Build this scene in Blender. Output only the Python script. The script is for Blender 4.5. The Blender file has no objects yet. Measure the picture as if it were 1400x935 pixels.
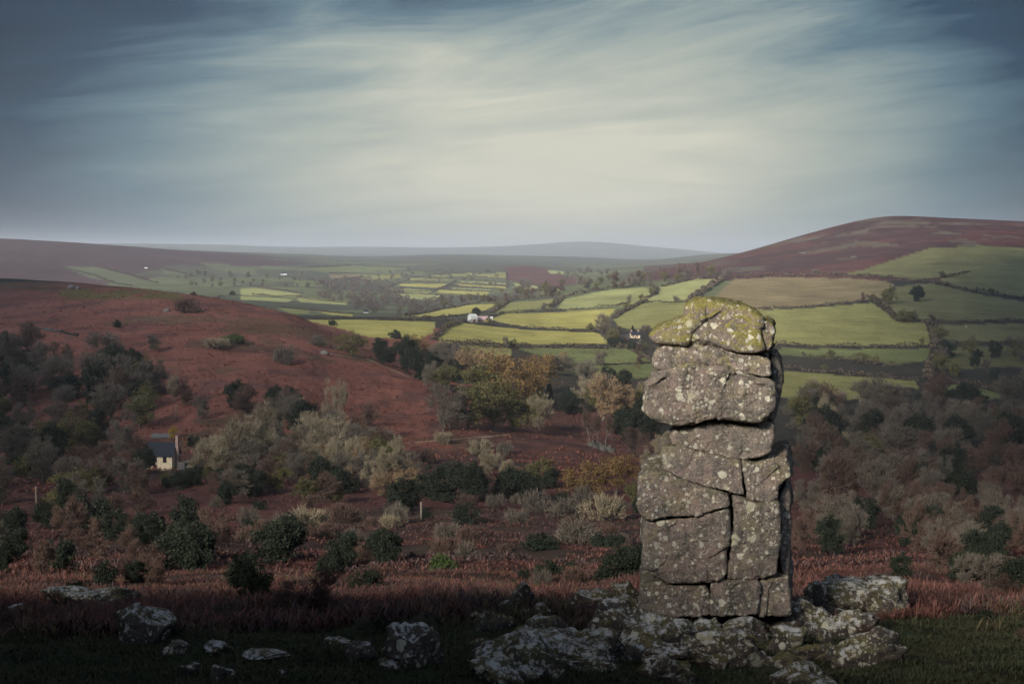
import bpy, bmesh, math, random
import numpy as np
from mathutils import Vector, noise, Matrix

# ------------------------------------------------------------------ camera, world, sun, exposure
SC = bpy.context.scene
COL = SC.collection
F = 1400 * 50.0 / 36.0                      # focal length in photograph pixels
HORIZON = 345.0
PITCH = math.atan((467.5 - HORIZON) / F)
cam_d = bpy.data.cameras.new("camera")
cam_d.lens = 50; cam_d.sensor_width = 36; cam_d.clip_start = 0.3; cam_d.clip_end = 90000
cam = bpy.data.objects.new("camera", cam_d); COL.objects.link(cam)
cam.location = (0, 0, 0); cam.rotation_euler = (math.pi / 2 - PITCH, 0, 0)
SC.camera = cam

SUN_AZ = math.radians(-148)                 # compass from +Y, clockwise: behind the camera, to the left
SUN_EL = math.radians(22)
sun_dir = Vector((math.sin(SUN_AZ) * math.cos(SUN_EL), math.cos(SUN_AZ) * math.cos(SUN_EL), math.sin(SUN_EL)))
sl = bpy.data.lights.new("sun", 'SUN'); sl.energy = 1.5; sl.angle = math.radians(14); sl.color = (1.0, 0.93, 0.82)
sun = bpy.data.objects.new("sun", sl); COL.objects.link(sun)
sun.rotation_euler = sun_dir.to_track_quat('Z', 'Y').to_euler()

vs = SC.view_settings
SC.display_settings.display_device = 'sRGB'
vs.view_transform = 'Standard'; vs.look = 'None'; vs.gamma = 1.0; vs.use_curve_mapping = False
vs.exposure = 2.5
SC.cycles.use_denoising = True
SC.cycles.max_bounces = 4; SC.cycles.diffuse_bounces = 2; SC.cycles.volume_bounces = 0
SC.cycles.transparent_max_bounces = 8

W = bpy.data.worlds.new("World"); SC.world = W; W.use_nodes = True
VEIL = 1.8
def build_world():
    nt = W.node_tree; N = nt.nodes; L = nt.links
    N.clear()
    out = N.new('ShaderNodeOutputWorld'); bg = N.new('ShaderNodeBackground'); bg.inputs[1].default_value = 0.1
    L.new(bg.outputs[0], out.inputs[0])
    sky = N.new('ShaderNodeTexSky'); sky.sky_type = 'NISHITA'; sky.sun_disc = False
    sky.sun_elevation = SUN_EL; sky.sun_rotation = SUN_AZ; sky.altitude = 400
    tc = N.new('ShaderNodeTexCoord'); sp = N.new('ShaderNodeSeparateXYZ'); L.new(tc.outputs['Generated'], sp.inputs[0])
    def m(op, a, b=None, c=None, clamp=False):
        n = N.new('ShaderNodeMath'); n.operation = op; n.use_clamp = clamp
        for i, v in enumerate((a, b, c)):
            if v is None: continue
            if isinstance(v, (int, float)): n.inputs[i].default_value = v
            else: L.new(v, n.inputs[i])
        return n.outputs[0]
    X, Y, Z = sp.outputs
    az = m('ARCTAN2', X, Y)
    def comb(a, b, c):
        n = N.new('ShaderNodeCombineXYZ')
        for i, v in enumerate((a, b, c)):
            if isinstance(v, (int, float)): n.inputs[i].default_value = v
            else: L.new(v, n.inputs[i])
        return n.outputs[0]
    def noi(vec, scale, det=5, rough=0.55, dist=0.0):
        n = N.new('ShaderNodeTexNoise'); n.inputs['Scale'].default_value = scale; n.inputs['Detail'].default_value = det
        n.inputs['Roughness'].default_value = rough; n.inputs['Distortion'].default_value = dist
        L.new(vec, n.inputs['Vector']); return n.outputs['Fac']
    def mix(f, a, b):
        n = N.new('ShaderNodeMix'); n.data_type = 'RGBA'
        for k, v in ((0, f), (6, a), (7, b)):
            if isinstance(v, (int, float)): n.inputs[k].default_value = v
            elif isinstance(v, tuple): n.inputs[k].default_value = (*v, 1)
            else: L.new(v, n.inputs[k])
        return n.outputs[2]
    # thin streaky cloud: long wisps lying across the view, rising to the right
    sx = m('MULTIPLY', X, 1.0)
    sz = m('SUBTRACT', Z, m('MULTIPLY', m('MULTIPLY', X, 0.16), m('MULTIPLY_ADD', Z, 5.0, 0.2)))
    v1 = comb(m('MULTIPLY', sx, 4.2), Y, m('MULTIPLY', sz, 26.0))
    n1 = noi(v1, 1.0, 7, 0.62, 0.9)
    v2 = comb(m('MULTIPLY', sx, 9.0), Y, m('MULTIPLY', sz, 95.0))
    n2 = noi(v2, 1.0, 6, 0.65, 0.8)
    streak = m('ADD', m('MULTIPLY', n1, 0.84), m('MULTIPLY', n2, 0.16))
    streak = m('MULTIPLY_ADD', m('SUBTRACT', streak, 0.5), 3.0, 0.5, True)
    v3 = comb(m('MULTIPLY', sx, 3.0), Y, m('MULTIPLY', sz, 9.0))
    broad = noi(v3, 1.3, 3, 0.5, 0.3)
    broad = m('MULTIPLY_ADD', m('SUBTRACT', broad, 0.5), 2.4, 0.5, True)
    # bright break in the cloud ahead
    def gauss(a0, wa, z0, wz):
        a = m('DIVIDE', m('SUBTRACT', az, a0), wa); b = m('DIVIDE', m('SUBTRACT', Z, z0), wz)
        return m('POWER', 2.718, m('MULTIPLY', m('ADD', m('MULTIPLY', a, a), m('MULTIPLY', b, b)), -1.0))
    glow = gauss(0.030, 0.340, 0.060, 0.146)
    g2 = m('ADD', m('MULTIPLY_ADD', glow, 1.10, -0.14), m('MULTIPLY', m('SUBTRACT', m('ADD', m('MULTIPLY', streak, 0.55), m('MULTIPLY', broad, 0.45)), 0.5), m('MULTIPLY', m('MULTIPLY_ADD', Z, 4.0, 0.16), m('MULTIPLY_ADD', glow, 0.6, 0.4))), None, True)
    ramp = N.new('ShaderNodeValToRGB'); L.new(g2, ramp.inputs[0])
    el = ramp.color_ramp.elements
    stops = [(0.0, (0.016, 0.030, 0.054)), (0.20, (0.038, 0.074, 0.125)), (0.40, (0.145, 0.225, 0.275)), (0.60, (0.340, 0.410, 0.400)),
             (0.80, (0.520, 0.550, 0.480)), (1.0, (0.700, 0.690, 0.575))]
    el[0].position = 0; el[0].color = (*stops[0][1], 1); el[1].position = 1; el[1].color = (*stops[-1][1], 1)
    for p, c in stops[1:-1]:
        e = el.new(p); e.color = (*c, 1)
    k = 1.0 / (0.1 * 2 ** vs.exposure)
    vm = N.new('ShaderNodeVectorMath'); vm.operation = 'SCALE'; vm.inputs['Scale'].default_value = k; L.new(ramp.outputs[0], vm.inputs[0])
    # the cloud is brightest round the veiled sun, behind the camera
    dt = N.new('ShaderNodeVectorMath'); dt.operation = 'DOT_PRODUCT'; L.new(tc.outputs['Generated'], dt.inputs[0]); dt.inputs[1].default_value = sun_dir
    veil = m('MULTIPLY', m('POWER', m('MAXIMUM', m('MULTIPLY_ADD', dt.outputs['Value'], 0.80, 0.20), 0.0), 1.35), VEIL)
    vc = N.new('ShaderNodeVectorMath'); vc.operation = 'SCALE'; vc.inputs[0].default_value = (0.64, 0.83, 1.14); L.new(m('MULTIPLY', veil, k), vc.inputs['Scale'])
    ad = N.new('ShaderNodeVectorMath'); ad.operation = 'ADD'; L.new(vm.outputs[0], ad.inputs[0]); L.new(vc.outputs[0], ad.inputs[1])
    added_cloud = ad.outputs[0]
    # a cooler, duller band of murk just over the horizon
    skyc = N.new('ShaderNodeVectorMath'); skyc.operation = 'SCALE'; skyc.inputs['Scale'].default_value = 0.09; L.new(sky.outputs[0], skyc.inputs[0])
    murk = m('MULTIPLY', m('POWER', 2.718, m('MULTIPLY', m('MAXIMUM', Z, 0.0), -45.0)), 0.22)
    mk = N.new('ShaderNodeVectorMath'); mk.operation = 'MULTIPLY'; L.new(added_cloud, mk.inputs[0]); mk.inputs[1].default_value = (0.84, 0.83, 0.93)
    added_cloud = mix(murk, added_cloud, mk.outputs[0])
    cover = m('MULTIPLY_ADD', streak, 0.10, 0.86, True)
    c = mix(cover, skyc.outputs[0], added_cloud)
    L.new(c, bg.inputs[0])
build_world()

# ------------------------------------------------------------------ helpers
RNG = np.random.default_rng(7)
random.seed(7)
def tag(o, label=None, cat=None, group=None, kind=None):
    if label: o['label'] = label
    if cat: o['category'] = cat
    if group: o['group'] = group
    if kind: o['kind'] = kind
    return o
def empty(name, loc=(0, 0, 0), rz=0.0):
    o = bpy.data.objects.new(name, None); COL.objects.link(o); o.location = loc; o.rotation_euler = (0, 0, rz); o.empty_display_size = 0.2
    return o
def link(name, me, parent=None, loc=(0, 0, 0)):
    o = bpy.data.objects.new(name, me); COL.objects.link(o); o.location = loc
    if parent: o.parent = parent
    return o
def npmesh(name, V, faces, mats=(), smooth=False, mi=None, attr=None):
    """mesh from numpy: V (n,3), faces (m,k) of one size"""
    me = bpy.data.meshes.new(name); V = np.asarray(V, np.float32); faces = np.asarray(faces, np.int32)
    n, k = faces.shape
    me.vertices.add(len(V)); me.vertices.foreach_set('co', V.ravel())
    me.loops.add(n * k); me.loops.foreach_set('vertex_index', faces.ravel())
    me.polygons.add(n); me.polygons.foreach_set('loop_start', np.arange(n, dtype=np.int32) * k)
    me.polygons.foreach_set('loop_total', np.full(n, k, np.int32))
    if smooth: me.polygons.foreach_set('use_smooth', np.ones(n, bool))
    for m in mats: me.materials.append(m)
    if mi is not None: me.polygons.foreach_set('material_index', np.asarray(mi, np.int32))
    me.update(calc_edges=True)
    if attr is not None:
        for nm, val in attr.items():
            a = me.attributes.new(nm, 'FLOAT', 'POINT'); a.data.foreach_set('value', np.asarray(val, np.float32))
    return me
class MB:
    """collects quads/tris from boxes and prisms, builds one mesh"""
    def __init__(s): s.v = []; s.f = []
    def box(s, x0, x1, y0, y1, z0, z1):
        b = len(s.v); s.v += [(x, y, z) for z in (z0, z1) for x, y in ((x0, y0), (x1, y0), (x1, y1), (x0, y1))]
        s.f += [tuple(b + i for i in q) for q in ((3, 2, 1, 0), (4, 5, 6, 7), (0, 1, 5, 4), (1, 2, 6, 5), (2, 3, 7, 6), (3, 0, 4, 7))]
        return s
    def poly(s, pts):
        b = len(s.v); s.v += list(pts); s.f.append(tuple(range(b, b + len(pts)))); return s
    def tube(s, pts, rad, n=6):
        b = len(s.v)
        for i, p in enumerate(pts):
            p = Vector(p); d = (Vector(pts[min(i + 1, len(pts) - 1)]) - Vector(pts[max(i - 1, 0)])).normalized()
            u = d.orthogonal().normalized(); w = d.cross(u)
            for j in range(n):
                a = 2 * math.pi * j / n; s.v.append(tuple(p + (u * math.cos(a) + w * math.sin(a)) * rad[i]))
        for i in range(len(pts) - 1):
            for j in range(n):
                s.f.append((b + i * n + j, b + i * n + (j + 1) % n, b + (i + 1) * n + (j + 1) % n, b + (i + 1) * n + j))
        s.f.append(tuple(b + j for j in range(n))[::-1]); s.f.append(tuple(b + (len(pts) - 1) * n + j for j in range(n)))
        return s
    def mesh(s, name, mat, smooth=False):
        me = bpy.data.meshes.new(name); me.from_pydata([tuple(v) for v in s.v], [], s.f); me.materials.append(mat); me.update()
        if smooth:
            for p in me.polygons: p.use_smooth = True
        return me

# ------------------------------------------------------------------ materials
class NT:
    def __init__(s, name):
        s.m = bpy.data.materials.new(name); s.m.use_nodes = True; s.t = s.m.node_tree; s.N = s.t.nodes; s.L = s.t.links
        s.b = s.N['Principled BSDF']; s.b.inputs['Roughness'].default_value = 0.9; s.b.inputs['Specular IOR Level'].default_value = 0.15
    def put(s, sock, v):
        if isinstance(v, (int, float)): sock.default_value = v
        elif isinstance(v, tuple): sock.default_value = (*v, 1) if len(v) == 3 and len(sock.default_value) == 4 else v
        else: s.L.new(v, sock)
    def pos(s):
        return s.N.new('ShaderNodeNewGeometry').outputs['Position']
    def obj(s):
        return s.N.new('ShaderNodeTexCoord').outputs['Object']
    def map(s, v, scale):
        n = s.N.new('ShaderNodeVectorMath'); n.operation = 'MULTIPLY'; s.L.new(v, n.inputs[0]); n.inputs[1].default_value = scale; return n.outputs[0]
    def noise(s, v, scale, det=4, rough=0.55, dist=0.0):
        n = s.N.new('ShaderNodeTexNoise'); s.L.new(v, n.inputs['Vector']); n.inputs['Scale'].default_value = scale
        n.inputs['Detail'].default_value = det; n.inputs['Roughness'].default_value = rough; n.inputs['Distortion'].default_value = dist
        return n.outputs['Fac']
    def voro(s, v, scale, feature='F1', rand=1.0):
        n = s.N.new('ShaderNodeTexVoronoi'); s.L.new(v, n.inputs['Vector']); n.inputs['Scale'].default_value = scale; n.feature = feature
        n.inputs['Randomness'].default_value = rand
        return n
    def math(s, op, a, b=0.0, c=0.0, clamp=False):
        n = s.N.new('ShaderNodeMath'); n.operation = op; n.use_clamp = clamp
        for i, v in enumerate((a, b, c)): s.put(n.inputs[i], v)
        return n.outputs[0]
    def ramp(s, f, lo, hi):
        n = s.N.new('ShaderNodeMapRange'); n.clamp = True; s.put(n.inputs[0], f); n.inputs[1].default_value = lo; n.inputs[2].default_value = hi
        return n.outputs[0]
    def mix(s, f, a, b, mode='MIX'):
        n = s.N.new('ShaderNodeMix'); n.data_type = 'RGBA'; n.blend_type = mode
        for k, v in ((0, f), (6, a), (7, b)): s.put(n.inputs[k], v)
        return n.outputs[2]
    def bump(s, h, strength, dist):
        n = s.N.new('ShaderNodeBump'); n.inputs['Strength'].default_value = strength; n.inputs['Distance'].default_value = dist
        s.L.new(h, n.inputs['Height']); s.L.new(n.outputs[0], s.b.inputs['Normal'])
    def color(s, c): s.put(s.b.inputs['Base Color'], c); return s.m
def plain(name, c, rough=0.85):
    t = NT(name); p = t.obj(); n = t.noise(p, 1.7, 5); t.b.inputs['Roughness'].default_value = rough
    return t.color(t.mix(t.ramp(n, 0.3, 0.7), tuple(x * 0.8 for x in c), tuple(min(1, x * 1.15) for x in c)))
# ------------------------------------------------------------------ the lie of the land
def ray(px, py):
    """direction of a photograph pixel with y = 1 (u = sideways, s = slope)"""
    b = (467.5 - py) / F; c, sn = math.cos(PITCH), math.sin(PITCH)
    y = c + b * sn; z = -sn + b * c
    return (px - 700) / F / y, z / y
NEAR = [(2, 2200), (3, 1965), (6, 1382), (10, 1181), (15, 1058), (21, 935), (24, 903), (27, 878), (30, 857), (33, 840), (40, 829), (60, 812), (100, 786), (150, 758), (260, 700)]
NEARL = [(2, 2200), (3, 1965), (6, 1382), (10, 1181), (15, 1058), (21, 935), (24, 908), (27, 885), (30, 866), (33, 850), (40, 836), (60, 815), (100, 786), (150, 758), (260, 700)]
FAR_L = [(5000, 342), (8000, 338), (12000, 332), (15000, 342), (22000, 345)]
TAB = {
 -300: NEARL + [(340, 660), (450, 600), (540, 560), (650, 480), (800, 420), (1000, 374), (1150, 372), (1400, 392), (2500, 385), (3500, 318), (4500, 330)] + FAR_L,
 0: NEARL + [(340, 662), (450, 605), (540, 560), (650, 475), (750, 437), (900, 392), (1000, 378), (1300, 400), (2000, 400), (2800, 360), (3500, 323), (4500, 335)] + FAR_L,
 100: NEARL + [(340, 662), (450, 605), (540, 555), (650, 467), (750, 433), (900, 391), (960, 384), (1300, 405), (2000, 402), (2500, 388), (3000, 360), (3500, 329), (4500, 338)] + FAR_L,
 200: NEARL + [(340, 660), (450, 600), (540, 540), (600, 490), (700, 447), (850, 402), (920, 393), (1200, 412), (2000, 400), (2500, 388), (3000, 363), (3600, 337), (4500, 341)] + FAR_L,
 300: NEARL + [(340, 660), (450, 595), (540, 530), (600, 495), (680, 455), (780, 418), (860, 406), (1100, 425), (1700, 408), (2200, 398), (2800, 378), (3500, 353), (4000, 345), (6500, 344), (8000, 346), (11000, 342), (12000, 332), (15000, 342), (22000, 345)],
 400: NEAR + [(340, 660), (450, 596), (540, 540), (600, 503), (700, 453), (790, 425), (950, 440), (1300, 428), (1600, 418), (2200, 395), (3000, 370), (4000, 354), (6500, 346), (8000, 351), (11000, 345), (12500, 337), (16000, 341), (22000, 345)],
 500: NEAR + [(340, 660), (450, 602), (540, 558), (600, 515), (660, 486), (720, 475), (850, 482), (950, 458), (1000, 440), (1120, 434), (1500, 425), (2000, 405), (2600, 392), (3200, 374), (4500, 356), (6500, 351), (8000, 351), (11500, 346), (13000, 336), (16000, 340), (22000, 345)],
 600: NEAR + [(340, 658), (450, 604), (530, 560), (570, 540), (620, 522), (720, 530), (830, 490), (900, 465), (1000, 448), (1150, 438), (1300, 432), (1600, 425), (2000, 412), (2600, 391), (3200, 372), (4500, 356), (6500, 347), (8000, 351), (11500, 347), (13500, 338), (16000, 341), (22000, 345)],
 700: NEAR + [(340, 656), (450, 606), (540, 578), (640, 560), (750, 515), (900, 481), (1000, 464), (1150, 445), (1300, 428), (1500, 413), (1650, 405), (1800, 402), (2300, 399), (2800, 385), (3300, 368), (3600, 362), (4500, 360), (6500, 348), (8000, 354), (11500, 350), (14000, 335), (16500, 341), (22000, 345)],
 800: NEAR + [(340, 655), (450, 612), (540, 595), (650, 555), (800, 508), (900, 485), (1000, 466), (1150, 447), (1300, 425), (1500, 402), (1650, 391), (1800, 388), (2400, 385), (3000, 373), (4500, 363), (6500, 350), (8000, 356), (11500, 352), (14000, 325), (16500, 340), (22000, 345)],
 900: NEAR + [(340, 660), (450, 615), (540, 590), (700, 545), (850, 507), (1000, 466), (1150, 446), (1300, 420), (1500, 396), (1650, 384), (1800, 377), (1950, 371), (2300, 370), (3000, 364), (4500, 362), (6000, 356), (7500, 360), (11500, 350), (14000, 337), (16500, 343), (22000, 345)],
 950: NEAR + [(340, 662), (480, 612), (570, 587), (700, 552), (830, 520), (950, 490), (1100, 463), (1250, 432), (1400, 405), (1575, 388), (1720, 374), (1870, 366), (2050, 361), (2400, 361), (4500, 359), (5600, 347), (7500, 354), (11500, 352), (14000, 341), (22000, 346)],
 1000: NEAR + [(340, 665), (500, 612), (600, 585), (700, 558), (800, 535), (900, 515), (1050, 482), (1200, 446), (1350, 415), (1500, 392), (1650, 380), (1800, 368), (2000, 355), (2120, 349), (2500, 352), (4500, 354), (5600, 345), (7500, 352), (14000, 349), (22000, 347)],
 1100: NEAR + [(340, 665), (500, 615), (600, 587), (750, 555), (850, 535), (950, 514), (1050, 490), (1200, 450), (1350, 418), (1500, 395), (1650, 380), (1800, 361), (2000, 337), (2170, 319), (2500, 326), (7000, 350), (14000, 350), (22000, 346)],
 1200: NEAR + [(340, 665), (500, 618), (600, 590), (750, 558), (850, 535), (950, 515), (1050, 491), (1200, 450), (1350, 415), (1500, 392), (1650, 373), (1800, 349), (2000, 315), (2170, 293), (2500, 298), (7000, 350), (22000, 346)],
 1300: NEAR + [(340, 665), (500, 620), (650, 582), (800, 545), (900, 525), (1000, 500), (1150, 465), (1300, 425), (1450, 400), (1600, 375), (1750, 350), (1950, 318), (2170, 297), (2500, 302), (7000, 350), (22000, 346)],
 1400: NEAR + [(340, 665), (500, 620), (650, 582), (800, 548), (900, 528), (1000, 503), (1150, 467), (1300, 430), (1450, 405), (1600, 377), (1750, 352), (1950, 321), (2170, 302), (2500, 307), (7000, 350), (22000, 346)],
 1700: NEAR + [(340, 665), (500, 620), (650, 585), (800, 552), (1000, 508), (1150, 475), (1300, 440), (1500, 400), (1750, 358), (2170, 315), (2500, 320), (7000, 350), (22000, 346)],
}
# rings (log spaced) and directions (fine in front of the camera, coarse all round)
RINGS = np.exp(np.concatenate([np.linspace(math.log(1.5), math.log(20), 60, endpoint=False), np.linspace(math.log(20), math.log(3000), 560, endpoint=False),
                               np.linspace(math.log(3000), math.log(22000), 90)]))
LR = np.log(RINGS)
az_f = np.arange(-24.0, 24.001, 0.07)
az_c = np.concatenate([np.linspace(24, 180, 60)[1:], np.linspace(-180, -24, 60)[1:-1]])
AZ = np.radians(np.sort(np.concatenate([az_f, az_c])))
nA, nR = len(AZ), len(RINGS)
def slope_tab():
    pxs = sorted(TAB); U = []; cols = []
    for px in pxs:
        pts = TAB[px]; ld = np.log([p[0] for p in pts]); s = np.array([ray(px, p[1])[1] for p in pts])
        cols.append(np.interp(LR, ld, s)); U.append((px - 700) / F)
    U = np.array(U); C = np.array(cols)                                # (ncol, nR)
    # smooth along the ring direction, lightly
    k = np.exp(-0.5 * (np.arange(-6, 7) / 1.7) ** 2); k /= k.sum()
    C = np.array([np.convolve(np.pad(c, 6, mode='edge'), k, mode='valid') for c in C])
    # across: fine grid of u, linear then gaussian
    uf = np.linspace(U[0], U[-1], 600)
    G = np.array([np.interp(uf, U, C[:, i]) for i in range(nR)])       # (nR, 600)
    k = np.exp(-0.5 * (np.arange(-24, 25) / 8.0) ** 2); k /= k.sum()
    G = np.array([np.convolve(np.pad(g, 24, mode='edge'), k, mode='valid') for g in G])
    return uf, G
UF, SG = slope_tab()
def fbm2(x, y, seed=0, octaves=4):
    """cheap vectorised value noise"""
    out = np.zeros_like(x); amp = 0.5
    for o in range(octaves):
        xi = np.floor(x).astype(np.int64); yi = np.floor(y).astype(np.int64); fx = x - xi; fy = y - yi
        fx = fx * fx * (3 - 2 * fx); fy = fy * fy * (3 - 2 * fy)
        def h(i, j):
            n = (i * 374761393 + j * 668265263 + (seed + o) * 974711) & 0xFFFFFFFF
            n = ((n ^ (n >> 13)) * 1274126177) & 0xFFFFFFFF
            return ((n ^ (n >> 16)) & 0xFFFF) / 65535.0 - 0.5
        out += amp * ((h(xi, yi) * (1 - fx) + h(xi + 1, yi) * fx) * (1 - fy) + (h(xi, yi + 1) * (1 - fx) + h(xi + 1, yi + 1) * fx) * fy) * 2
        x = x * 2.03 + 17.1; y = y * 2.03 - 9.7; amp *= 0.5
    return out
def ground_grid():
    A, R = np.meshgrid(AZ, RINGS)                                      # (nR, nA)
    X = R * np.sin(A); Y = R * np.cos(A)
    ca = np.maximum(np.cos(A), 0.5)
    u = np.clip(np.tan(np.clip(A, -1.0, 1.0)), UF[0], UF[-1])
    D = np.clip(R * np.where(np.abs(A) < 1.0, ca, 0.55), RINGS[0], RINGS[-1])
    lu = (u - UF[0]) / (UF[-1] - UF[0]) * (len(UF) - 1); i0 = np.clip(lu.astype(int), 0, len(UF) - 2); fu = lu - i0
    ld = np.interp(np.log(D), LR, np.arange(nR)); j0 = np.clip(ld.astype(int), 0, nR - 2); fd = ld - j0
    S = (SG[j0, i0] * (1 - fu) + SG[j0, i0 + 1] * fu) * (1 - fd) + (SG[j0 + 1, i0] * (1 - fu) + SG[j0 + 1, i0 + 1] * fu) * fd
    Zf = S * D
    # behind the camera: unseen moor, its brow raised and shaped to shade the foreground
    Zb = -1.9 + SHADE_BROW * (1 - np.exp(-(np.maximum(R - 3, 0) / SHADE_BROW_L) ** 1.6)) 
    w = np.clip((np.abs(A) - math.radians(32)) / math.radians(60), 0, 1); w = w * w * (3 - 2 * w)
    Z = Zf * (1 - w) + Zb * w
    # hummocks
    amp = np.clip(R * 0.0035, 0.02, 2.5)
    Z += amp * fbm2(X / np.maximum(R * 0.05, 1.2), Y / np.maximum(R * 0.05, 1.2), 3, 3) * np.where(R < 700, 1.0, 0.4)
    Z += 0.30 * fbm2(X / 3.0, Y / 3.0, 12, 3) * np.clip((R - 14) / 8, 0, 1) * np.clip((80 - R) / 40, 0, 1)
    Z += 0.20 * fbm2(X / 1.1, Y / 1.1, 11, 4) * np.clip((R - 3) / 10, 0, 1) * np.clip((120 - R) / 80, 0, 1)
    Z += 1.3 * fbm2(X / 9, Y / 9, 5, 3) * np.clip((R - 45) / 60, 0, 1) * np.clip((900 - R) / 300, 0, 1)
    return X, Y, Z
SHADE_BROW, SHADE_BROW_L = 16.3, 11.0  # height and run of the unseen rise, sized to block the sun
GX, GY, GZ = ground_grid()
def zat(x, y):
    a = math.atan2(x, y); r = math.hypot(x, y)
    ia = np.searchsorted(AZ, a) - 1; ia = int(np.clip(ia, 0, nA - 2)); fa = (a - AZ[ia]) / (AZ[ia + 1] - AZ[ia])
    lr = math.log(max(r, 1.5)); ir = int(np.clip(np.searchsorted(LR, lr) - 1, 0, nR - 2)); fr = (lr - LR[ir]) / (LR[ir + 1] - LR[ir])
    fr = min(max(fr, 0), 1)
    return float((GZ[ir, ia] * (1 - fa) + GZ[ir, ia + 1] * fa) * (1 - fr) + (GZ[ir + 1, ia] * (1 - fa) + GZ[ir + 1, ia + 1] * fa) * fr)
def zat_v(x, y):
    a = np.arctan2(x, y); r = np.hypot(x, y)
    ia = np.clip(np.searchsorted(AZ, a) - 1, 0, nA - 2); fa = (a - AZ[ia]) / (AZ[ia + 1] - AZ[ia])
    lr = np.log(np.maximum(r, 1.5)); ir = np.clip(np.searchsorted(LR, lr) - 1, 0, nR - 2); fr = np.clip((lr - LR[ir]) / (LR[ir + 1] - LR[ir]), 0, 1)
    return (GZ[ir, ia] * (1 - fa) + GZ[ir, ia + 1] * fa) * (1 - fr) + (GZ[ir + 1, ia] * (1 - fa) + GZ[ir + 1, ia + 1] * fa) * fr
def at(px, py, dmin=18.0):
    """first point of the ground along the ray of a photograph pixel"""
    u, s = ray(px, py); a = math.atan(u)
    ia = int(np.clip(np.searchsorted(AZ, a) - 1, 0, nA - 2)); fa = (a - AZ[ia]) / (AZ[ia + 1] - AZ[ia])
    z = GZ[:, ia] * (1 - fa) + GZ[:, ia + 1] * fa; D = RINGS * math.cos(a)
    d = z - s * D
    ok = np.where((d >= 0) & (D > dmin))[0]
    if len(ok) == 0:
        i = nR - 1; return Vector((u * D[i], D[i], z[i]))
    i = ok[0]
    if i == 0 or d[i - 1] >= 0: t = 1.0
    else: t = -d[i - 1] / (d[i] - d[i - 1])
    Dd = D[i - 1] + (D[i] - D[i - 1]) * t
    return Vector((u * Dd, Dd, z[i - 1] + (z[i] - z[i - 1]) * t))
def on(px, D):
    """ground point in the direction of pixel column px at forward distance D"""
    u = (px - 700) / F; x = u * D; return Vector((x, D, zat(x, D)))
def project(x, y, z):
    c, sn = math.cos(PITCH), math.sin(PITCH)
    d = y * c - z * sn; v = y * sn + z * c
    return 700 + F * x / d, 467.5 - F * v / d
def inpoly(px, py, poly):
    r = np.zeros(px.shape, bool); n = len(poly); j = n - 1
    for i in range(n):
        xi, yi = poly[i]; xj, yj = poly[j]
        if yi != yj:
            r ^= ((yi > py) != (yj > py)) & (px < (xj - xi) * (py - yi) / (yj - yi) + xi)
        j = i
    return r

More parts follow.
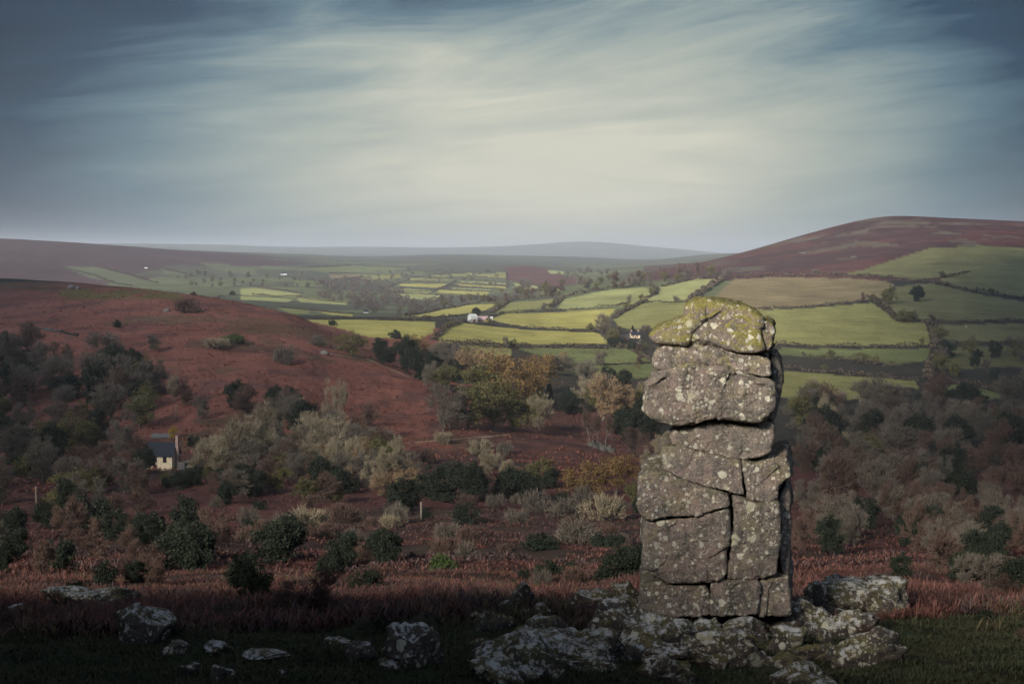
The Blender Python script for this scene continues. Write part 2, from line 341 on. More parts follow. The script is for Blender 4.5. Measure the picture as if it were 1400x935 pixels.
# ------------------------------------------------------------------ what grows where (the land's own colours)
BRACKEN = (0.095, 0.042, 0.036); RED = (0.165, 0.066, 0.048); HEATH = (0.062, 0.036, 0.034); TURF = (0.042, 0.056, 0.032); SCRUB = (0.040, 0.036, 0.028); STRAW = (0.16, 0.13, 0.06)
YEL = (0.300, 0.262, 0.078); GRN = (0.200, 0.188, 0.068); DGRN = (0.130, 0.142, 0.056); BRN = (0.190, 0.145, 0.076); OLV = (0.125, 0.115, 0.052); PALE = (0.250, 0.245, 0.098)
FIELDS = [  # (colour, nearest, farthest, outline in photograph pixels)
 (YEL, 850, 1250, [(415, 437), (500, 437), (596, 440), (592, 455), (575, 463), (545, 463), (505, 461), (465, 449)]),
 (YEL, 850, 1300, [(598, 463), (612, 447), (632, 441), (660, 445), (712, 450), (817, 455), (836, 469), (740, 471), (650, 468), (600, 468)]),
 (YEL, 900, 1500, [(668, 437), (690, 429), (773, 426), (842, 422), (833, 433), (824, 448), (770, 450), (722, 447), (700, 444)]),
 (GRN, 1100, 1600, [(676, 427), (691, 414), (760, 409), (753, 420), (690, 429)]),
 (PALE, 1150, 1700, [(762, 422), (771, 409), (814, 400), (845, 395), (881, 393), (898, 400), (881, 409), (860, 418), (781, 424)]),
 (PALE, 1200, 1800, [(881, 413), (903, 393), (953, 381), (984, 381), (943, 412)]),
 (GRN, 1000, 1500, [(839, 436), (878, 414), (938, 414), (950, 430), (940, 445), (900, 449), (858, 450), (845, 446)]),
 (YEL, 1000, 1700, [(542, 434), (570, 431), (630, 418), (680, 415), (665, 424), (619, 431), (568, 435)]),
 (DGRN, 700, 1050, [(704, 476), (814, 476), (871, 477), (895, 494), (855, 497), (791, 498), (760, 493)]),
 (DGRN, 650, 1000, [(740, 500), (765, 499), (895, 497), (895, 515), (855, 519), (783, 512), (750, 508)]),
 (GRN, 700, 1050, [(628, 473), (681, 470), (700, 478), (700, 486), (640, 489)]),
 (BRN, 1300, 1900, [(970, 412), (1003, 382), (1060, 379), (1168, 381), (1210, 384), (1224, 389), (1206, 407), (1180, 411), (1105, 419), (1030, 423), (1000, 418)]),
 (GRN, 950, 1500, [(960, 435), (1000, 424), (1040, 424), (1105, 421), (1192, 414), (1212, 427), (1224, 439), (1265, 442), (1274, 472), (1126, 472), (1040, 470)]),
 (DGRN, 900, 1200, [(1050, 476), (1099, 477), (1272, 477), (1272, 492), (1216, 500), (1192, 492), (1120, 488), (1060, 484)]),
 (GRN, 650, 1100, [(1030, 508), (1078, 508), (1150, 513), (1251, 520), (1256, 531), (1222, 528), (1150, 550), (1099, 549), (1060, 541), (1030, 535)]),
 (DGRN, 650, 1100, [(1269, 524), (1330, 527), (1378, 541), (1344, 548), (1258, 547)]),
 (OLV, 1200, 1950, [(1150, 376), (1180, 369), (1225, 354), (1269, 340), (1344, 336), (1420, 338), (1420, 388), (1323, 389), (1278, 380), (1254, 382), (1210, 378)]),
 (OLV, 1200, 1900, [(1284, 385), (1326, 372), (1420, 380), (1420, 408), (1344, 400)]),
 (OLV, 1000, 1650, [(1226, 392), (1275, 387), (1335, 402), (1420, 416), (1420, 436), (1299, 438), (1230, 436), (1212, 420)]),
 (OLV, 900, 1400, [(1280, 444), (1420, 442), (1420, 466), (1314, 467), (1284, 470)]),
 (OLV, 850, 1250, [(1284, 474), (1420, 472), (1420, 500), (1284, 505)]),
 (PALE, 1300, 3200, [(330, 394), (350, 394), (412, 402), (406, 407), (330, 403)]),
 (PALE, 1300, 3200, [(330, 405), (401, 409), (394, 413), (330, 410)]),
 (PALE, 1200, 2800, [(407, 406), (476, 412), (473, 417), (409, 413)]),
 (GRN, 1000, 2600, [(380, 421), (424, 424), (422, 429), (399, 429)]),
 (YEL, 1000, 2600, [(427, 424), (483, 429), (483, 433), (450, 430)]),
 (PALE, 1500, 3300, [(527, 393), (594, 397), (581, 402), (537, 398)]), (YEL, 1700, 3600, [(546, 388), (612, 388), (607, 394), (545, 391)]),
 (PALE, 1500, 3200, [(542, 401), (604, 403), (594, 411), (563, 410)]), (GRN, 1800, 3800, [(560, 380), (614, 382), (609, 385), (560, 384)]),
 (YEL, 1500, 3600, [(599, 396), (668, 400), (666, 404), (597, 400)]), (PALE, 1500, 3800, [(619, 393), (671, 396), (668, 400), (612, 395)]),
 (YEL, 1600, 3800, [(625, 388), (691, 392), (691, 395), (628, 391)]), (PALE, 1600, 4000, [(627, 384), (691, 387), (691, 390), (627, 387)]),
 (GRN, 1700, 4500, [(645, 374), (691, 373), (692, 382), (640, 377)]), (GRN, 1800, 4500, [(581, 378), (645, 373), (640, 377), (600, 379)]),
 (BRN, 1800, 4500, [(450, 375), (494, 375), (486, 380), (453, 383)]), (DGRN, 1700, 4200, [(401, 383), (445, 384), (440, 392), (401, 391)]),
 (GRN, 1700, 4200, [(495, 376), (545, 375), (550, 380), (492, 384)]), (DGRN, 2000, 4800, [(420, 366), (480, 362), (560, 366), (540, 371), (440, 372)]),
 (PALE, 1600, 3600, [(701, 386), (768, 396), (765, 401), (709, 395)]), (PALE, 2500, 4600, [(748, 369), (770, 371), (772, 375), (752, 374)]),
 ((0.095, 0.098, 0.052), 1600, 3600, [(85, 364), (130, 364), (180, 378), (216, 387), (213, 393), (180, 391), (120, 379)]), ((0.095, 0.098, 0.052), 1600, 3600, [(140, 376), (165, 381), (170, 386), (140, 382)]),
 ((0.095, 0.098, 0.052), 1700, 3800, [(219, 367), (262, 377), (267, 384), (250, 384), (222, 374)]), ((0.095, 0.098, 0.052), 1700, 4200, [(270, 358), (350, 366), (350, 376), (300, 371)]),
 ((0.095, 0.098, 0.052), 1200, 3200, [(257, 395), (330, 395), (330, 403), (300, 405)]), ((0.095, 0.098, 0.052), 1500, 3600, [(290, 381), (360, 381), (380, 388), (300, 388)]),
]
FAR_TINT = [(BRACKEN, 2200, 4800, [(690, 365), (720, 363), (745, 366), (770, 375), (795, 384), (768, 394), (735, 389), (692, 383)])]
def edge_of(x, y):
    """where the turf of the shelf gives way to bracken"""
    return 33.5 + 1.5 * np.tanh(x / 4) + 9 * fbm2(x / 6, y / 6, 81, 4)
def ground_colors():
    PX, PY = project(GX, np.maximum(GY, 0.5), GZ)
    R = np.hypot(GX, GY); front = (GY > 10) & (np.abs(np.arctan2(GX, GY)) < 0.6)
    C = np.empty(GX.shape + (3,)); C[:] = SCRUB
    def put(mask, c, f=1.0):
        C[mask] = C[mask] * (1 - f) + np.array(c) * f
    n1 = fbm2(GX / 60, GY / 60, 21, 4); n2 = fbm2(GX / 14, GY / 14, 31, 4); n3 = fbm2(GX / 260, GY / 200, 41, 4)
    edge = edge_of(GX, GY)
    put(R < edge, TURF); put((R < edge) & (fbm2(GX / 2.5, GY / 2.5, 82, 4) > 0.12), (0.075, 0.066, 0.036), 0.7); put((R < edge) & (fbm2(GX / 1.6, GY / 1.6, 83, 4) > 0.25), (0.022, 0.022, 0.014), 0.7)
    put((R >= edge) & (R < 420), BRACKEN); put((R >= 40) & (R < 420) & (n1 > 0.12), SCRUB, 0.75); put((R > 36) & (R < 420) & (n2 > 0.25), HEATH, 0.7)
    sel = front & (R >= 420) & (R < 1000)
    spur = sel & (PX < 610 + 110 * fbm2(GX / 30, GY / 30, 91, 4)) & (PY > 370)
    put(spur, RED); put(spur & (n2 > 0.2), HEATH, 0.55); put(spur & (n1 > 0.34), (0.085, 0.06, 0.035), 0.6)
    put(spur & (PX > 80) & (PX < 255) & (PY < 409) & (PY > 396) & (n2 > -0.2), (0.105, 0.085, 0.03), 0.85)
    spur2 = front & (R >= 400) & (R < 640) & (PX < 900) & ~spur; put(spur2, (0.105, 0.050, 0.040)); put(spur2 & (n2 > 0.1), HEATH, 0.6)
    big = fbm2(GX / 330, GY / 330, 95, 4)
    moorL = front & (R > 1200) & (R < 5000) & (PX < 420) & (PX + PY * 4 < 1790 + 260 * big); put(moorL, HEATH); put(moorL & (n3 > 0.22), (0.085, 0.05, 0.045), 0.6)
    mid = front & (R > 1200) & (R < 5200) & ~moorL & (PX < 1000); put(mid, (0.075, 0.072, 0.048)); put(mid & (n3 > 0.1), (0.12, 0.13, 0.06), 0.7)
    moorR = front & (R > 1350) & (R < 4000) & (PX > 880) & (PY < 384 + 0 * PX); put(moorR, HEATH)
    put(moorR & (fbm2(GX / 170, GY / 70, 51, 4) > 0.05), BRACKEN, 0.65); put(moorR & (fbm2(GX / 60, GY / 40, 61, 4) > 0.3), (0.10, 0.085, 0.06), 0.7)
    far = front & (R > 5200); put(far, (0.07, 0.072, 0.05)); put(far & (n3 > 0.1), (0.10, 0.105, 0.06), 0.7)
    for c, d0, d1, poly in FAR_TINT:
        put(front & (R > d0) & (R < d1) & inpoly(PX, PY, poly), c)
    for c, d0, d1, poly in FIELDS:
        k = 1 + 0.08 * (RNG.random() - 0.5)
        put(front & (R > d0) & (R < d1) & inpoly(PX, PY, poly), tuple(x * k for x in c))
    put(~front & (R > 35), HEATH)
    return C
def build_ground():
    C = ground_colors()
    V = np.stack([GX, GY, GZ], -1).reshape(-1, 3)
    idx = np.arange(nR * nA).reshape(nR, nA)
    q = np.stack([idx[:-1, :-1], idx[:-1, 1:], idx[1:, 1:], idx[1:, :-1]], -1).reshape(-1, 4)[:, ::-1]
    t = NT('moorland_ground')
    me = npmesh('ground', V, q, [t.m], True)
    ca = me.color_attributes.new('land', 'FLOAT_COLOR', 'POINT')
    ca.data.foreach_set('color', np.concatenate([C.reshape(-1, 3), np.ones((nR * nA, 1))], 1).astype(np.float32).ravel())
    # cap under the camera
    a = t.N.new('ShaderNodeVertexColor'); a.layer_name = 'land'
    p = t.pos()
    n1 = t.noise(p, 0.035, 6, 0.65); n2 = t.noise(p, 0.4, 6, 0.65); n3 = t.noise(t.map(p, (1, 1, 0.4)), 4.0, 5, 0.65)
    f = t.math('ADD', t.math('ADD', t.math('MULTIPLY', n1, 0.8), t.math('MULTIPLY', n2, 0.8)), t.math('MULTIPLY', n3, 0.6))
    k = t.math('MULTIPLY_ADD', t.math('SUBTRACT', f, 1.1), 1.5, 1.0)
    n0 = t.noise(p, 0.009, 3, 0.5, 0.8); n5 = t.noise(t.map(p, (0.35, 1, 1)), 0.12, 4, 0.6)
    k = t.math('ADD', k, t.math('MULTIPLY_ADD', n0, 0.7, -0.35)); k = t.math('ADD', k, t.math('MULTIPLY_ADD', n5, 0.6, -0.30))
    k = t.math('MAXIMUM', k, 0.35)
    vm = t.N.new('ShaderNodeVectorMath'); vm.operation = 'SCALE'; t.L.new(a.outputs[0], vm.inputs[0]); t.L.new(k, vm.inputs['Scale'])
    t.color(vm.outputs[0]); t.b.inputs['Specular IOR Level'].default_value = 0.05
    t.bump(t.math('ADD', n3, n2), 0.4, 0.12)
    o = link('ground', me); tag(o, kind='structure')
build_ground()
# ------------------------------------------------------------------ granite
def granite(name, lichen=1.0, moss=0.35, dark=1.0, MOSSUP=0.20):
    t = NT(name); p = t.pos(); t.b.inputs['Roughness'].default_value = 0.92; t.b.inputs['Specular IOR Level'].default_value = 0.1
    big = t.noise(p, 0.7, 4, 0.6); mid = t.noise(p, 3.2, 6, 0.68); fine = t.noise(p, 26, 4, 0.7); st = t.noise(t.map(p, (2.6, 2.6, 0.55)), 1.2, 5, 0.6, 0.5)
    d = dark
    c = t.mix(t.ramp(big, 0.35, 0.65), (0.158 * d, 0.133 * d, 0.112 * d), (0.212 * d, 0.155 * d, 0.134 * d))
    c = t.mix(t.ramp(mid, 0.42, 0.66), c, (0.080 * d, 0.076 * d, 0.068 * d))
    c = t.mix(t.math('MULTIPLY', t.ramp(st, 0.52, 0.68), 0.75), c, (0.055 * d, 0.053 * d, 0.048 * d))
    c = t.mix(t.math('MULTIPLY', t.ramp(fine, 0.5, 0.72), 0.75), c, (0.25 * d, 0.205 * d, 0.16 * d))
    c = t.mix(t.math('MULTIPLY', t.ramp(fine, 0.47, 0.33), 0.8), c, (0.040, 0.037, 0.034))
    # yellow-green lichen and moss, thickest on what faces the sky
    nz = t.N.new('ShaderNodeSeparateXYZ'); g = t.N.new('ShaderNodeNewGeometry'); t.L.new(g.outputs['Normal'], nz.inputs[0])
    up = t.ramp(nz.outputs[2], -0.25, 0.75); mn = t.noise(p, 1.5, 6, 0.72)
    mo = t.math('MULTIPLY', t.ramp(t.math('ADD', mn, t.math('MULTIPLY', up, MOSSUP)), 0.60, 0.72), moss, clamp=True)
    c = t.mix(mo, c, t.mix(t.ramp(fine, 0.4, 0.6), (0.135, 0.120, 0.036), (0.235, 0.205, 0.062)))
    # pale crusts: round spots in colonies
    wob = t.N.new('ShaderNodeVectorMath'); wob.operation = 'ADD'; t.L.new(p, wob.inputs[0])
    wn = t.N.new('ShaderNodeTexNoise'); t.L.new(p, wn.inputs['Vector']); wn.inputs['Scale'].default_value = 9; wn.inputs['Detail'].default_value = 3
    sc = t.N.new('ShaderNodeVectorMath'); sc.operation = 'SCALE'; t.L.new(wn.outputs['Color'], sc.inputs[0]); sc.inputs['Scale'].default_value = 0.13; t.L.new(sc.outputs[0], wob.inputs[1])
    for scale, th, lo, amt, col in ((2.4, 0.42, 0.52, 0.85, (0.46, 0.43, 0.31)), (5.5, 0.48, 0.48, 0.95, (0.56, 0.52, 0.41)), (11.0, 0.56, 0.42, 0.85, (0.46, 0.43, 0.35)), (24.0, 0.50, 0.47, 0.6, (0.44, 0.41, 0.34))):
        v = t.voro(wob.outputs[0], scale); colony = t.noise(p, 0.95 + scale * 0.05, 4, 0.6)
        size = t.N.new('ShaderNodeSeparateXYZ'); t.L.new(v.outputs['Color'], size.inputs[0])
        r = t.math('MULTIPLY', t.math('MULTIPLY', size.outputs[0], size.outputs[0]), th)
        m = t.ramp(t.math('SUBTRACT', r, v.outputs['Distance']), -0.015, 0.035)
        m = t.math('MULTIPLY', m, t.ramp(colony, lo - 0.02, lo + 0.05))
        c = t.mix(t.math('MULTIPLY', m, amt * lichen, clamp=True), c, col)
    # irregular crusts and, high up, broad yellowish stains
    cr = t.noise(p, 6.0, 8, 0.75, 0.6); zone = t.noise(p, 0.8, 3, 0.6)
    c = t.mix(t.math('MULTIPLY', t.math('MULTIPLY', t.ramp(cr, 0.58, 0.64), t.ramp(zone, 0.46, 0.58)), 0.75 * lichen), c, (0.40, 0.355, 0.25))
    ps = t.N.new('ShaderNodeSeparateXYZ'); t.L.new(p, ps.inputs[0]); hi = t.ramp(ps.outputs[2], -4.2, -1.4)
    cy = t.noise(p, 4.0, 8, 0.75, 0.4); zy = t.noise(p, 1.1, 3, 0.6)
    c = t.mix(t.math('MULTIPLY', t.math('MULTIPLY', t.ramp(cy, 0.50, 0.60), t.ramp(zy, 0.45, 0.58)), t.math('MULTIPLY', hi, 0.8 * lichen)), c, (0.235, 0.205, 0.085))
    t.bump(t.math('ADD', t.math('MULTIPLY', fine, 0.5), mid), 0.7, 0.05)
    return t.color(c)
M_STACK = granite('stack_granite', 1.0, 0.32, 1.22)
M_CAP = granite('cap_granite', 0.9, 0.95, 1.1, 0.34)
M_SHADEROCK = granite('shaded_outcrop_granite', 0.5, 0.4, 0.42)  # darkened copy of the stack granite, with shade put into the colour
M_BOULDER = granite('boulder_granite', 0.75, 0.35, 0.48)  # dimmed as well: the foreground's shade is put into the rock tone
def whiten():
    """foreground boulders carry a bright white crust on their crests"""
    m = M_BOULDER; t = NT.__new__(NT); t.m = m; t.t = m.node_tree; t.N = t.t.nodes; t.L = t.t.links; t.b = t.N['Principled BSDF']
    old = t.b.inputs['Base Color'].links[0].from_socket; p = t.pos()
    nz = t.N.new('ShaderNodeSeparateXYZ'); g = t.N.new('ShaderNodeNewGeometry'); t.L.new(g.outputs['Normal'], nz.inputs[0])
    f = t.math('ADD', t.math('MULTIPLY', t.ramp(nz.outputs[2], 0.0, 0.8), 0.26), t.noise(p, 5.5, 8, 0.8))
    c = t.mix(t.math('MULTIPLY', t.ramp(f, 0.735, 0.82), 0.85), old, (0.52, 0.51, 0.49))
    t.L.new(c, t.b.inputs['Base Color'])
whiten()

D0 = 30.0
def to_xz(px, py, D=D0):
    u, s = ray(px, py); return u * D, s * D
def outline_R(poly, cx, cz, n):
    R = np.zeros(n); P = np.array(poly) - [cx, cz]
    for i in range(n):
        a = 2 * math.pi * i / n; dx, dz = math.cos(a), math.sin(a); best = 0
        for j in range(len(P)):
            (x1, z1), (x2, z2) = P[j], P[(j + 1) % len(P)]
            den = dx * (z2 - z1) - dz * (x2 - x1)
            if abs(den) < 1e-9: continue
            tt = (x1 * (z2 - z1) - z1 * (x2 - x1)) / den; w = (x1 * dz - z1 * dx) / den
            if tt > best and -1e-6 <= w <= 1 + 1e-6: best = tt
        R[i] = best
    k = np.exp(-0.5 * (np.arange(-4, 5) / 1.3) ** 2); k /= k.sum()
    return np.convolve(np.concatenate([R[-4:], R, R[:4]]), k, mode='valid')
def facet(p, f, amp):
    """chipped planes: each cell of a random tiling tilts its own way"""
    q = p * f; c = noise.voronoi(q)[1][0]; g = noise.cell_vector(c * 7.31) - Vector((0.5, 0.5, 0.5)); d = q - c
    return amp / f * g.dot(d)
def block(name, pix, front, depth, mat, parent, corner=0.16, tx=0.0, tz=0.0, seed=0, amp=1.0, gap=-0.018, nth=220, cracks=(), label=None):
    """a weathered granite block: its outline seen from the front, given depth, rounded edges and relief"""
    corner *= 0.5; poly = [to_xz(x, y, front + corner * 0.6) for x, y in pix]
    cx = (min(p[0] for p in poly) + max(p[0] for p in poly)) / 2; cz = (min(p[1] for p in poly) + max(p[1] for p in poly)) / 2
    R = outline_R(poly, cx, cz, nth); R = np.maximum(R - gap, 0.05); Rm = R.mean()
    prof = []                                                # (shrink in m, fraction, depth)
    nf = 34
    for i in range(1, nf + 1): prof.append(((i / nf), 1, 0.0))
    nc = 8
    for i in range(1, nc + 1):
        a = i / nc * math.pi / 2; prof.append((math.sin(a), 2, corner * (1 - math.cos(a))))
    for i in range(1, 16): prof.append((1.0, 3, corner + (depth - 2 * corner) * i / 15))
    for i in range(1, 6):
        a = i / 5 * math.pi / 2; prof.append((math.cos(a), 2, depth - corner + corner * math.sin(a)))
    for i in range(1, 6): prof.append((1 - i / 5.5, 1, depth))
    th = np.arange(nth) * 2 * math.pi / nth; ct, st = np.cos(th), np.sin(th)
    rows = []
    for a, kind, d in prof:
        if kind == 1: r = (R - corner) * a; r = np.where(R - corner > 0, r, R * a * 0.5)
        elif kind == 2: r = np.maximum(R - corner, R * 0.5) + np.minimum(corner, R * 0.5) * a
        else: r = R
        rows.append(np.stack([cx + r * ct, np.full(nth, front + d), cz + r * st], -1))
    V = np.concatenate([[[cx, front, cz]]] + rows + [[[cx, front + depth, cz]]])
    V[:, 0] += (V[:, 1] - front) * cx / front * 1.05
    V[:, 1] += (V[:, 0] - cx) * tx + (V[:, 2] - cz) * tz
    nr = len(rows); idx = 1 + np.arange(nr * nth).reshape(nr, nth)
    q = np.stack([idx[:-1], np.roll(idx[:-1], -1, 1), np.roll(idx[1:], -1, 1), idx[1:]], -1).reshape(-1, 4)
    tri0 = np.stack([np.zeros(nth, int), np.roll(idx[0], -1), idx[0], idx[0]], -1); last = len(V) - 1
    me = bpy.data.meshes.new(name)
    faces = [tuple(f) for f in q] + [(0, int(np.roll(idx[0], -1)[i]), int(idx[0][i])) for i in range(nth)] + [(last, int(idx[-1][i]), int(np.roll(idx[-1], -1)[i])) for i in range(nth)]
    me.from_pydata(V.tolist(), [], faces); me.update()
    nrm = np.empty(len(V) * 3, np.float32); me.vertices.foreach_get('normal', nrm); nrm = nrm.reshape(-1, 3)
    disp = np.zeros(len(V)); off = Vector((seed * 3.7, seed * 1.3, -seed * 2.1))
    crk = [[to_xz(*p, front) for p in c] for c in cracks]
    for i, v in enumerate(V):
        p = Vector(v) + off
        a = noise.noise(p * 0.8) * 0.055 + noise.noise(p * 1.9) * 0.035
        b = noise.fractal(p * 4.5, 0.8, 2.2, 4) * 0.020
        e = -0.05 * max(0.0, noise.noise(Vector((p.x * 5, p.y * 5, p.z * 9))) - 0.22) - 0.03 * max(0.0, noise.noise(p * 14.0) - 0.2)
        dd = a * 0.7 + b * 0.9 + e + facet(p, 1.1, 0.15) + facet(p * 1.0 + Vector((9, 2, 5)), 3.0, 0.17) + facet(p * 1.0 + Vector((3, 7, 1)), 8.0, 0.16)
        for line in crk:
            best = 9
            for (x1, z1), (x2, z2) in zip(line[:-1], line[1:]):
                ex, ez = x2 - x1, z2 - z1; tt = max(0, min(1, ((v[0] - x1) * ex + (v[2] - z1) * ez) / (ex * ex + ez * ez + 1e-9)))
                best = min(best, math.hypot(v[0] - x1 - tt * ex, v[2] - z1 - tt * ez))
            best += noise.noise(p * 7) * 0.02
            if best < 0.045 and v[1] < front + 0.6: dd -= 0.10 * (1 - max(best, 0) / 0.045)
        disp[i] = dd * amp
    V = V + nrm * disp[:, None]
    me.vertices.foreach_set('co', V.astype(np.float32).ravel()); me.materials.append(mat)
    me.polygons.foreach_set('use_smooth', np.ones(len(me.polygons), bool)); me.update()
    o = link(name, me, parent)
    if label: o['label'] = label
    return o
def z1(*pts): return [(840 + x / 3.34, 390 + y / 3.34) for x, y in pts]
def z2(*pts): return [(840 + x / 3.34, 620 + y / 3.34) for x, y in pts]
def build_stack():
    root = empty('rock_stack')                      # its parts are built where they stand; base near (5.2, 30)
    tag(root, 'tall lichen-spotted granite stack of piled blocks shaped like a head in profile', 'rock stack')
    # head: the cap with its snout to the left
    block('cap_block', z1((148, 226), (185, 198), (232, 183), (285, 163), (318, 148), (326, 103), (352, 80), (420, 72), (500, 75), (560, 88), (622, 102), (652, 120), (676, 150), (668, 215),
        (690, 300), (640, 313), (560, 306), (500, 288), (430, 264), (380, 263), (300, 270), (240, 266), (178, 264)), 28.75, 2.3, M_CAP, root, 0.34, 0.05, 0.22, 1, 0.65,
        cracks=[z1((395, 160), (440, 145), (480, 120))], label='mossy yellow-green top block with a snout pointing left')
    block('block', z1((672, 160), (700, 158), (728, 176), (736, 215), (726, 272), (702, 306), (684, 300), (664, 222)), 28.95, 1.9, M_CAP, root, 0.14, 0.25, 0.1, 2, 0.7, 0.0, 140)
    block('block', z1((180, 385), (178, 340), (200, 300), (215, 290), (240, 277), (320, 271), (380, 267), (430, 268), (500, 292), (560, 311), (640, 318), (690, 316), (712, 345), (716, 424), (690, 428), (620, 406),
        (560, 376), (500, 366), (430, 371), (380, 352), (330, 357), (240, 388)), 28.8, 2.3, M_STACK, root, 0.12, 0.02, 0.06, 3, 0.8)
    block('block', z1((178, 390), (240, 391), (330, 360), (380, 355), (430, 374), (500, 369), (560, 379), (620, 409), (690, 431), (722, 436), (728, 520), (704, 612), (640, 618), (560, 613), (500, 608), (420, 612), (360, 633),
        (300, 643), (240, 638), (196, 618), (158, 600), (130, 572), (128, 500), (150, 440)), 28.62, 2.5, M_STACK, root, 0.20, 0.03, -0.05, 4, 1.0,
        cracks=[z1((150, 458), (185, 440), (222, 412)), z1((600, 410), (640, 440), (690, 446))])
    block('slab', z1((694, 318), (735, 320), (766, 358), (776, 440), (752, 545), (722, 626), (700, 622), (716, 520), (722, 430), (710, 350)), 29.35, 2.1, M_STACK, root, 0.12, 0.5, 0, 5, 0.7, 0.0, 150)
    block('block', z1((268, 655), (300, 652), (360, 642), (430, 622), (500, 615), (560, 619), (640, 626), (690, 628), (728, 642), (722, 705), (704, 768), (650, 783), (580, 792), (520, 788), (460, 773), (380, 750), (300, 733),
        (264, 720), (258, 700)), 29.0, 2.0, M_STACK, root, 0.14, 0.04, 0.10, 6, 0.8)
    block('block', z1((206, 770), (214, 738), (235, 728), (300, 738), (380, 756), (460, 778), (520, 793), (572, 800), (580, 840), (592, 940), (588, 968), (560, 952), (520, 940), (400, 910), (300, 880), (225, 842)), 28.78, 2.2, M_STACK, root, 0.14, 0.02, 0.16, 7, 0.8)
    block('block', z1((584, 802), (640, 822), (720, 800), (788, 780), (806, 830), (802, 880), (780, 900), (752, 922), (744, 976), (700, 994), (650, 988), (600, 972), (592, 900)), 28.85, 2.3, M_STACK, root, 0.18, 0.10, 0.18, 8, 0.9)
    block('block', z2((104, 220), (112, 112), (150, 82), (210, 76), (242, 88), (300, 124), (400, 158), (520, 188), (526, 240), (460, 257), (400, 277), (350, 287), (250, 287), (160, 294), (116, 274)), 28.55, 2.5, M_STACK, root, 0.20, 0.04, 0.20, 9, 0.9)
    block('block', z2((134, 312), (250, 302), (350, 292), (450, 267), (524, 252), (523, 330), (508, 450), (503, 560), (480, 578), (400, 583), (300, 592), (240, 588), (180, 563), (142, 520), (134, 400)), 28.6, 2.6, M_STACK, root, 0.16, 0.0, -0.03, 10, 0.9)
    block('block', z2((534, 192), (600, 219), (650, 234), (690, 240), (742, 222), (752, 300), (748, 470), (740, 555), (620, 568), (520, 573), (518, 500), (528, 440), (540, 330)), 28.72, 2.5, M_STACK, root, 0.14, 0.05, 0.0, 11, 0.9)
    block('slab', z2((748, 205), (775, 150), (794, 130), (806, 200), (808, 320), (802, 440), (800, 560), (760, 560), (756, 460), (760, 300)), 29.3, 2.2, M_STACK, root, 0.12, 0.4, 0.0, 12, 0.7, 0.0, 150)
    for i, (pl, fr) in enumerate(
                                 [([(118, 600), (180, 588), (240, 600), (320, 604), (420, 594), (432, 640), (430, 735), (120, 735)], 28.75),
                                  ([(436, 592), (520, 582), (640, 576), (664, 600), (656, 735), (436, 735)], 28.68),
                                  ([(668, 578), (740, 566), (798, 560), (804, 640), (800, 735), (664, 735)], 28.85)]):
        block('base_block', z2(*pl), fr, 2.6, M_STACK, root, 0.14, 0.03 * i, 0.12, 20 + i, 0.9, -0.02, 160)
build_stack()

# ------------------------------------------------------------------ boulders
def boulder_mesh(seed, w, d, h, sub=4, planes=15, amp=1.0):
    rg = random.Random(seed); bm = bmesh.new(); bmesh.ops.create_icosphere(bm, subdivisions=sub, radius=1.0)
    pl = []
    for _ in range(planes):
        n = Vector((rg.gauss(0, 1), rg.gauss(0, 1), rg.gauss(0, 0.75))).normalized(); pl.append((n, rg.uniform(0.5, 0.85)))
    off = Vector((rg.uniform(-50, 50), rg.uniform(-50, 50), rg.uniform(-50, 50))); sc = (w + d + h) / 3
    for v in bm.verts:
        n = v.co.normalized(); r = 1.0
        for pn, pd in pl:
            c = n.dot(pn)
            if c > 0.05: r = min(r, pd / c)
        p = n * r; p = Vector((p.x * w / 2, p.y * d / 2, p.z * h / 2)); q = p + off
        k = noise.noise(q * 1.6 / max(sc, 0.4)) * 0.09 + noise.fractal(q * 3.0, 0.8, 2.1, 4) * 0.06 - 0.10 * max(0.0, noise.noise(Vector((q.x * 2.5, q.y * 2.5, q.z * 5))) - 0.15)
        k2 = facet(q, 2.2 / max(sc, 0.5), 0.55) + facet(q, 5.0 / max(sc, 0.5), 0.4)
        v.co = p + n * (k * 0.7 * min(sc, 1.6) * 0.8 + k2) * amp
    for ax, full in ((0, w), (2, h)):
        lo = min(v.co[ax] for v in bm.verts); hi = max(v.co[ax] for v in bm.verts); k = full / (hi - lo); mid = (lo + hi) / 2
        for v in bm.verts: v.co[ax] = (v.co[ax] - mid) * k
    me = bpy.data.meshes.new('boulder'); bm.to_mesh(me); bm.free()
    for p in me.polygons: p.use_smooth = True
    return me
def boulder(label, x0, x1, y0, y1, seed, group=None, mat=None, dscale=1.0, sub=4, D=None):
    base = at((x0 + x1) / 2, y1 - 1) if D is None else on((x0 + x1) / 2, D)
    D = base.y; w = (x1 - x0) * D / F * 1.06; top = ray((x0 + x1) / 2, y0)[1] * D
    d = max(w * 0.8, 0.3) * dscale; D2 = D + d * 0.35
    x = (x0 + x1 - 1400) / 2 / F * D2; top = ray((x0 + x1) / 2, y0)[1] * D2; gz = zat(x, D2)
    h = max(top - gz, w * 0.12) * 1.0; hh = h * 1.5
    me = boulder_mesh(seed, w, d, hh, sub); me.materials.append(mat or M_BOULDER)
    zs = [v.co.z for v in me.vertices]; 
    o = link('boulder', me, None, (x, D2, gz + h - max(zs))); tag(o, label, 'boulder', group)
    return o
